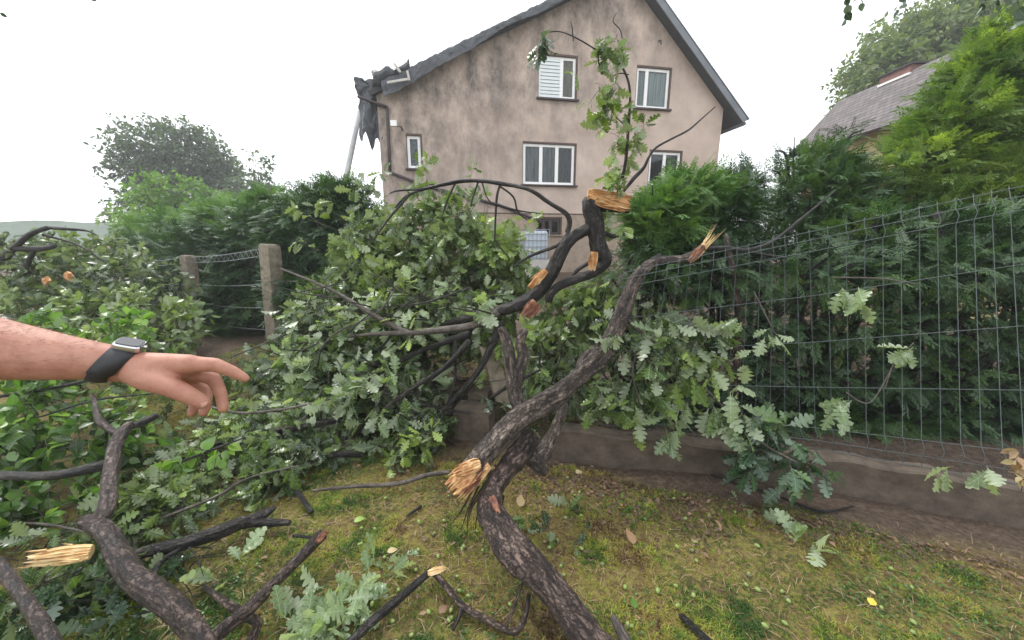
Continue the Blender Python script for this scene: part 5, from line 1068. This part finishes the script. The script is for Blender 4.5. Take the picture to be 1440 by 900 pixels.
for i, (px, py) in enumerate(spots):
    p = G(px, py, .012)
    if p.y+.36*p.x > 2.55: continue
    lbl = 'small green acorn lying loose on the mossy ground'
    if ac0 is None:
        o = acorn_mesh().build('acorn', ACM, smooth=True); ac0 = o
        prof = [(-.002,.002),(-.0015,.006),(.003,.0085),(.0065,.0082),(.0055,.0076)]; vs = [(r*math.cos(a*math.pi/5), r*math.sin(a*math.pi/5), z) for z, r in prof for a in range(10)]
        cp = MB().add(vs, [(q*10+k,q*10+(k+1)%10,(q+1)*10+(k+1)%10,(q+1)*10+k) for q in range(4) for k in range(10)]+[tuple(range(9,-1,-1))]).build('cap', CAPM, o, smooth=True)
    else:
        o = ac0.copy(); COL.objects.link(o)
        if i % 3 == 0: c = cp.copy(); COL.objects.link(c); c.parent = o
    o.location = p; o.rotation_euler = (R(rr.uniform(50,110)), rr.uniform(0,1), rr.uniform(0,6.28)); s = rr.uniform(1.0,1.45); o.scale = (s,s,s)
    tag(o, lbl, 'acorn', 'green acorns scattered on the moss')
# individual fallen leaves
def one_leaf(px, py, size, mat, label, tmpl, an, tilt=.15, rnd=.8, name='fallen_leaf'):
    p = G(px, py, .022); V_, F_ = tmpl; c, s = math.cos(an), math.sin(an)
    Vw = V_.copy()*size; o = meshobj(name, Vw, [i for f in F_ for i in f], [len(f) for f in F_], M[mat], None, True, {'rnd': ('FLOAT', np.full(len(Vw), rnd)), 'luv': ('FLOAT_VECTOR', V_)})
    o.location = p; o.rotation_euler = (tilt, -tilt, an); tag(o, label, 'leaf')
one_leaf(1224,850,.045,'yellowleaf','bright yellow round leaf lying on the moss at lower right', RNDS[0], .6)
one_leaf(655,862,.07,'deadleaf','curled tan dead leaf below the forked twig', RNDS[1], 2.0)
one_leaf(618,862,.05,'deadleaf','small brown dead leaf left of the curled tan one', RNDS[1], 1.0, rnd=.5)
one_leaf(730,712,.08,'deadleaf','orange brown leaf leaning against the thick bough', RNDS[1], 1.2, tilt=.5, rnd=.9)
one_leaf(890,765,.09,'deadleaf','long tan leaf standing in the moss at centre right', RNDS[1], 1.5, tilt=.5, rnd=.8)
one_leaf(498,733,.06,'round','pale yellowish leaf on the moss left of the torn end', RNDS[0], .4, rnd=1)
one_leaf(1230,836,.03,'deadleaf','tiny pink brown leaf just above the yellow one', RNDS[1], 1.5, rnd=.95)
one_leaf(545,776,.05,'deadleaf','cream coloured leaf scrap above the silvery twig', RNDS[1], .5, rnd=1)
one_leaf(893,855,.05,'round','light green leaf on moss at the foot of the bough', RNDS[0], 1.5, rnd=.7)
one_leaf(810,665,.06,'deadleaf','pale leaf scrap under the plinth edge at centre', RNDS[1], .5, rnd=1)
# brown withered cluster at the right edge of the fence
wc = empty('withered_sprig', A(1432,645,1.7), 'withered pale brown leaf cluster at the right edge against the mesh', 'sprig')
sprig(wc, [(1436,635,1.7),(1440,655,1.7),(1432,668,1.7)], 2, (.04,.06), (.02,.06), mat='deadleaf', kind='round', rad=.03, nl=4, rlo=.7)
L_(wc, 'stem', 'barkgrey', [(1436,690,1.7,3),(1440,655,1.7,3),(1436,632,1.7,2)], sides=6, seed=3)

# ================================================================== PERSON (pointing arm; the body stands outside the frame)
def skinmat():
    m, nt, p = newmat('skin'); tc = nt.nodes.new('ShaderNodeTexCoord'); n = N(nt, 'ShaderNodeTexNoise', Scale=30, Detail=9, Roughness=.7); n2 = N(nt, 'ShaderNodeTexNoise', Scale=260, Detail=6, Roughness=.7)
    nt.links.new(tc.outputs['Object'], n.inputs['Vector']); nt.links.new(tc.outputs['Object'], n2.inputs['Vector'])
    nt.links.new(ramp(nt, n.outputs[0], [(.3, (.31,.125,.085)), (.48, (.38,.175,.12)), (.72, (.45,.235,.165))]), p.inputs['Base Color'])
    p.inputs['Roughness'].default_value = .55; p.inputs['Subsurface Weight'].default_value = .12; p.inputs['Subsurface Radius'].default_value = (.012,.004,.002); p.inputs['Subsurface Scale'].default_value = 1
    b = N(nt, 'ShaderNodeBump', Strength=.45, Distance=.0015); nt.links.new(n2.outputs[0], b.inputs['Height']); nt.links.new(b.outputs[0], p.inputs['Normal']); return m
M['skin'] = skinmat()
def capsule(mb, a, b, ra, rb, sx=None, flat=1.0, sides=14):
    a, b = Vector(a), Vector(b); t = (b-a).normalized(); u = (Vector(sx) if sx else t.orthogonal()); u = (u-t*u.dot(t)).normalized(); w = t.cross(u); rings = []
    for k in range(1,5): an = math.pi/2*(1-k/5); rings.append((a-t*ra*math.sin(an), ra*math.cos(an)))
    rings.append((a, ra)); rings.append((b, rb))
    for k in range(1,5): an = math.pi/2*k/5; rings.append((b+t*rb*math.sin(an), rb*math.cos(an)))
    vs = [c+(u*math.cos(q*2*math.pi/sides)+w*math.sin(q*2*math.pi/sides)*flat)*r for c, r in rings for q in range(sides)]
    n = len(rings); fs = [(i*sides+k,i*sides+(k+1)%sides,(i+1)*sides+(k+1)%sides,(i+1)*sides+k) for i in range(n-1) for k in range(sides)]
    fs += [tuple(range(sides-1,-1,-1)), tuple((n-1)*sides+k for k in range(sides))]; mb.add(vs, fs)
def fuse(mb, name, mat, parent, vox, smooth, fac=.5):
    o = mb.build(name, mat, parent, smooth=True); r = o.modifiers.new('r','REMESH'); r.mode = 'VOXEL'; r.voxel_size = vox; r.use_smooth_shade = True
    s = o.modifiers.new('s','SMOOTH'); s.iterations = smooth; s.factor = fac
    bpy.context.view_layer.update(); dg = bpy.context.evaluated_depsgraph_get(); me = bpy.data.meshes.new_from_object(o.evaluated_get(dg)); o.modifiers.clear(); o.data = me
    me.polygons.foreach_set('use_smooth', np.ones(len(me.polygons), bool)); return o
person = empty('person', (-1.25,.22,0), 'person in a grey t-shirt pointing right with a bare left arm and wristwatch', 'person'); PO = Vector(person.location)
pa_ = lambda px,py,Y: A(px,py,Y)-PO
b = MB()
fa = [(pa_(-250,462,.475),.046),(pa_(-90,478,.485),.050),(pa_(0,492,.50),.0425),(pa_(80,502,.515),.034),(pa_(140,508,.53),.0275),(pa_(172,513,.54),.0265)]
for i in range(len(fa)-1): capsule(b, fa[i][0], fa[i+1][0], fa[i][1], fa[i+1][1], sides=20)
elbow = pa_(-250,462,.475); shoulder = Vector((-1.22,.40,1.46))-PO
capsule(b, elbow, shoulder, .046, .056, sides=18); capsule(b, shoulder, Vector((0,.06,1.44)), .06, .07)
wrist = pa_(176,513,.54)
def chain(pts, rs, sides=12):
    for i in range(len(pts)-1): capsule(b, pts[i], pts[i+1], rs[i], rs[i+1], sides=sides)
idx = [pa_(266,512,.548), pa_(302,513,.558), pa_(328,523,.566), pa_(345,532,.572)]
mid = [pa_(270,523,.567), pa_(301,533,.578), pa_(311,555,.574), pa_(314,574,.568)]
rng_ = [pa_(266,534,.583), pa_(289,551,.590), pa_(290,569,.578), pa_(286,580,.568)]
pnk = [pa_(257,544,.594), pa_(272,562,.598), pa_(273,573,.586), pa_(269,581,.577)]
thb = [pa_(205,530,.532), pa_(238,543,.526), pa_(266,556,.530), pa_(285,566,.536)]
chain(idx, [.0135,.0115,.0095,.0072]); chain(mid, [.0125,.0108,.0094,.0082]); chain(rng_, [.012,.0102,.009,.0078]); chain(pnk, [.011,.0088,.0078,.0068]); chain(thb, [.0205,.0155,.0132,.0105])
capsule(b, wrist, idx[0], .021, .0155); capsule(b, wrist, mid[0], .022, .0155); capsule(b, wrist, rng_[0], .021, .0145); capsule(b, wrist, pnk[0], .019, .013)
capsule(b, pa_(190,515,.54), pa_(236,520,.545), .0235, .0205); capsule(b, thb[0], pa_(250,522,.548), .02, .014); capsule(b, pa_(190,520,.538), thb[0], .022, .0205)
capsule(b, idx[0], mid[0], .0135, .0125); capsule(b, mid[0], rng_[0], .0125, .012); capsule(b, rng_[0], pnk[0], .012, .011)
hr = []; 
for k in range(900):
    i = random.choice((0,1,1,2,2,3)); t_ = random.random(); c_ = fa[i][0].lerp(fa[i+1][0], t_); rd = fa[i][1]*(1-t_)+fa[i+1][1]*t_; axd = (fa[i+1][0]-fa[i][0]).normalized()
    an = random.uniform(-1.9,1.9); u_ = Vector((0,0,1)); u_ = (u_-axd*u_.dot(axd)).normalized(); w_2 = axd.cross(u_); o_ = u_*math.cos(an)+w_2*math.sin(an); l_ = random.uniform(.005,.010)
    hr.append([c_+o_*(rd*.985+l_*.38*math.sqrt(q/3))+axd*(l_*q/3) for q in range(4)])
twigmesh('arm_hair', np.array([[list(q) for q in h] for h in hr]), np.full(len(hr), .00016), plain('arm_hair',(.22,.12,.07),.5,.1,9,0), person)['kind'] = 'stuff'
# rest of the body
capsule(b, (0,0,.98), (0,0,1.22), .125, .13, sx=(0,1,0), flat=.85, sides=20); capsule(b, (0,-.09,1.33), (0,.09,1.33), .115, .115); capsule(b, (0,0,1.3), (0,0,1.54), .075, .055)
capsule(b, (.01,0,1.62), (.015,0,1.70), .078, .09, sx=(1,0,0), flat=.84, sides=20); capsule(b, (.05,0,1.575), (.06,0,1.6), .042, .05)
capsule(b, (.095,0,1.64), (.115,0,1.615), .010, .015)
for s in (1,-1): capsule(b, (0,s*.078,1.66), (-.005,s*.085,1.63), .016, .012)
for s in (1,-1):
    capsule(b, (0,s*.09,.95), (.02,s*.1,.52), .092, .056); capsule(b, (.02,s*.1,.52), (-.02,s*.11,.09), .058, .036); capsule(b, (-.03,s*.11,.05), (.14,s*.13,.035), .04, .035)
capsule(b, (0,-.06,1.44), (-.0,-.2,1.42), .07, .056); capsule(b, (0,-.21,1.41), (-.02,-.25,1.12), .052, .04); capsule(b, (-.02,-.25,1.12), (.05,-.25,.87), .042, .027); capsule(b, (.055,-.25,.85), (.07,-.245,.78), .03, .026)
for q in range(4): capsule(b, (.05+.018*q,-.25,.77), (.055+.018*q,-.235,.69+abs(q-1.5)*.008), .0095, .0078)
capsule(b, (.085,-.24,.83), (.11,-.225,.77), .013, .0095)
fuse(b, 'body', M['skin'], person, .0032, 5)
# clothes
b2 = MB(); capsule(b2, (0,0,.97), (0,0,1.22), .19, .155, sx=(0,1,0), flat=.78, sides=24); capsule(b2, (0,0,1.0), (0,0,1.36), .15, .15, sx=(0,1,0), flat=.9, sides=24); capsule(b2, (0,-.1,1.34), (0,.1,1.34), .128, .128); capsule(b2, (0,.06,1.44), shoulder, .078, .076); capsule(b2, shoulder, shoulder.lerp(elbow,.5), .073, .066)
capsule(b2, (0,-.06,1.44), (0,-.2,1.42), .078, .068); capsule(b2, (0,-.21,1.41), (-.012,-.235,1.24), .066, .056)
fuse(b2, 'shirt', plain('grey_jersey',(.22,.23,.25),.9,.1,40,.2), person, .008, 4)
b3 = MB(); capsule(b3, (0,0,.88), (0,0,.96), .18, .172, sx=(0,1,0), flat=.75)
for s in (1,-1): capsule(b3, (0,s*.09,.93), (.02,s*.1,.52), .108, .074); capsule(b3, (.02,s*.1,.52), (-.02,s*.11,.13), .072, .06)
fuse(b3, 'trousers', plain('blue_denim',(.05,.07,.12),.9,.2,80,.3), person, .008, 4)
for s in (1,-1):
    b4 = MB(); capsule(b4, (-.04,s*.11,.055), (.15,s*.13,.045), .052, .045); fuse(b4, 'shoe', plain('black_leather',(.03,.03,.03),.5,.2,30,.1), person, .006, 3)
b5 = MB(); capsule(b5, (-.012,0,1.665), (-.01,0,1.725), .084, .088, sx=(1,0,0), flat=.9, sides=20); fuse(b5, 'hair', plain('brown_hair',(.06,.035,.02),.7,.4,90,.8,stretch=(1,1,.2)), person, .006, 2)
for s in (1,-1):
    e = MB(); capsule(e, (.086,s*.031,1.652), (.088,s*.031,1.652), .0115, .0115); e.build('eye', plain('eye',(.5,.48,.45),.2,.05,5,0), person, smooth=True)
lp = MB(); capsule(lp, (.103,-.02,1.588), (.103,.02,1.588), .006, .006); lp.build('mouth', plain('lips',(.4,.15,.13),.5,.1,9,0), person, smooth=True)
# thumb nail: small curved plate on the thumb
tn = (thb[3]-thb[2]).normalized(); tf = Vector((.05,-.85,.55)); tf = (tf-tn*tf.dot(tn)).normalized(); tsd = tn.cross(tf); c0 = thb[3]+tf*.0100-tn*.001
vs = []; nv = 7
for j in range(nv):
    for i in range(nv):
        u = i/(nv-1)*2-1; v = j/(nv-1)*2-1; rr_ = math.sqrt(max(0, 1-.25*abs(u)**3)); vs.append(c0+tn*(v*.0072*rr_)+tsd*(u*.0062)-tf*(u*u*.0028+max(0,v)*.001))
nl_ = MB().add(vs, [(j*nv+i,j*nv+i+1,(j+1)*nv+i+1,(j+1)*nv+i) for j in range(nv-1) for i in range(nv-1)]).build('thumbnail', plain('nail',(.5,.27,.2),.45,.05,20,0), person, smooth=True)
md_ = nl_.modifiers.new('s','SOLIDIFY'); md_.thickness = .0012
# wristwatch
wt = empty('wristwatch', A(160,510,.535), 'black strapped wristwatch with a square silver case on the pointing arm', 'watch'); WO = Vector(wt.location)
ax = (A(176,513,.54)-A(136,507,.527)).normalized(); upv = Vector((.0,-.12,1)); upv = (upv-ax*upv.dot(ax)).normalized(); sd = ax.cross(upv)
tiltax = (ax+upv*-.0+Vector((0,0,-.0))).normalized()
vs = []; ns = 40
for q in range(ns):
    an = 2*math.pi*q/ns; d = upv*math.cos(an)+sd*math.sin(an); hw_ = .0145-.003*(math.cos(an) < -.3)
    lean = ax*(.012*math.cos(an))
    for (a_, r_) in ((-hw_,.0295),(-hw_,.0318),(0,.0328),(hw_,.0305),(hw_,.028)): vs.append(d*r_+ax*a_+lean)
fs = [(q*5+k,q*5+(k+1)%5,((q+1)%ns)*5+(k+1)%5,((q+1)%ns)*5+k) for q in range(ns) for k in range(5)]
MB().add(vs, fs).build('strap', plain('black_rubber',(.018,.018,.02),.55,.2,60,.1), wt, smooth=True)
cc = upv*.0345+ax*.013
def disc(c, n, r, h, sides=28):
    n = n.normalized(); u = (ax-n*ax.dot(n)); u = u.normalized() if u.length > .1 else n.orthogonal().normalized(); w = n.cross(u); vs = []
    sq = lambda a: (1 if sides < 20 else 1/((abs(math.cos(a))**5+abs(math.sin(a))**5)**.2))     # rounded square outline for the case
    for (rr_, hh) in ((r*.96,0),(r,h*.25),(r,h*.75),(r*.93,h)): vs += [c+(u*math.cos(q*2*math.pi/sides)+w*math.sin(q*2*math.pi/sides))*rr_*sq(q*2*math.pi/sides)+n*hh for q in range(sides)]
    return vs, [(i*sides+k,i*sides+(k+1)%sides,(i+1)*sides+(k+1)%sides,(i+1)*sides+k) for i in range(3) for k in range(sides)]+[tuple(range(sides-1,-1,-1)), tuple(3*sides+k for k in range(sides))]
v_, f_ = disc(cc-upv*.006, upv, .0165, .009); cs = MB().add(v_, f_).build('case', plain('brushed_steel',(.6,.6,.62),.3,.05,90,0,metal=1), wt, smooth=False)
v_, f_ = disc(cc+upv*.0031, upv, .0145, .001); MB().add(v_, f_).build('dial', plain('dark_glass_dial',(.03,.03,.035),.08,.05,9,0), wt)
v_, f_ = disc(cc+ax*.0165-upv*.001, ax, .0025, .0035, 12); MB().add(v_, f_).build('crown_knob', plain('steel_knob',(.5,.5,.5),.3,.05,9,0,metal=1), wt)

# ================================================================== HAZE
hz = MB().box(-60,60,-10,60,-2,20).build('haze', bpy.data.materials.new('haze'))
hm = hz.data.materials[0]; hm.use_nodes = True; nt = hm.node_tree; nt.nodes.remove(nt.nodes['Principled BSDF'])
pv_ = nt.nodes.new('ShaderNodeVolumePrincipled'); pv_.inputs['Color'].default_value = (.93,.95,.97,1); pv_.inputs['Density'].default_value = .003; pv_.inputs['Anisotropy'].default_value = .2
nt.links.new(pv_.outputs[0], nt.nodes['Material Output'].inputs['Volume']); tag(hz, 'thin pale rain haze filling the air over the garden', 'haze', kind='stuff')
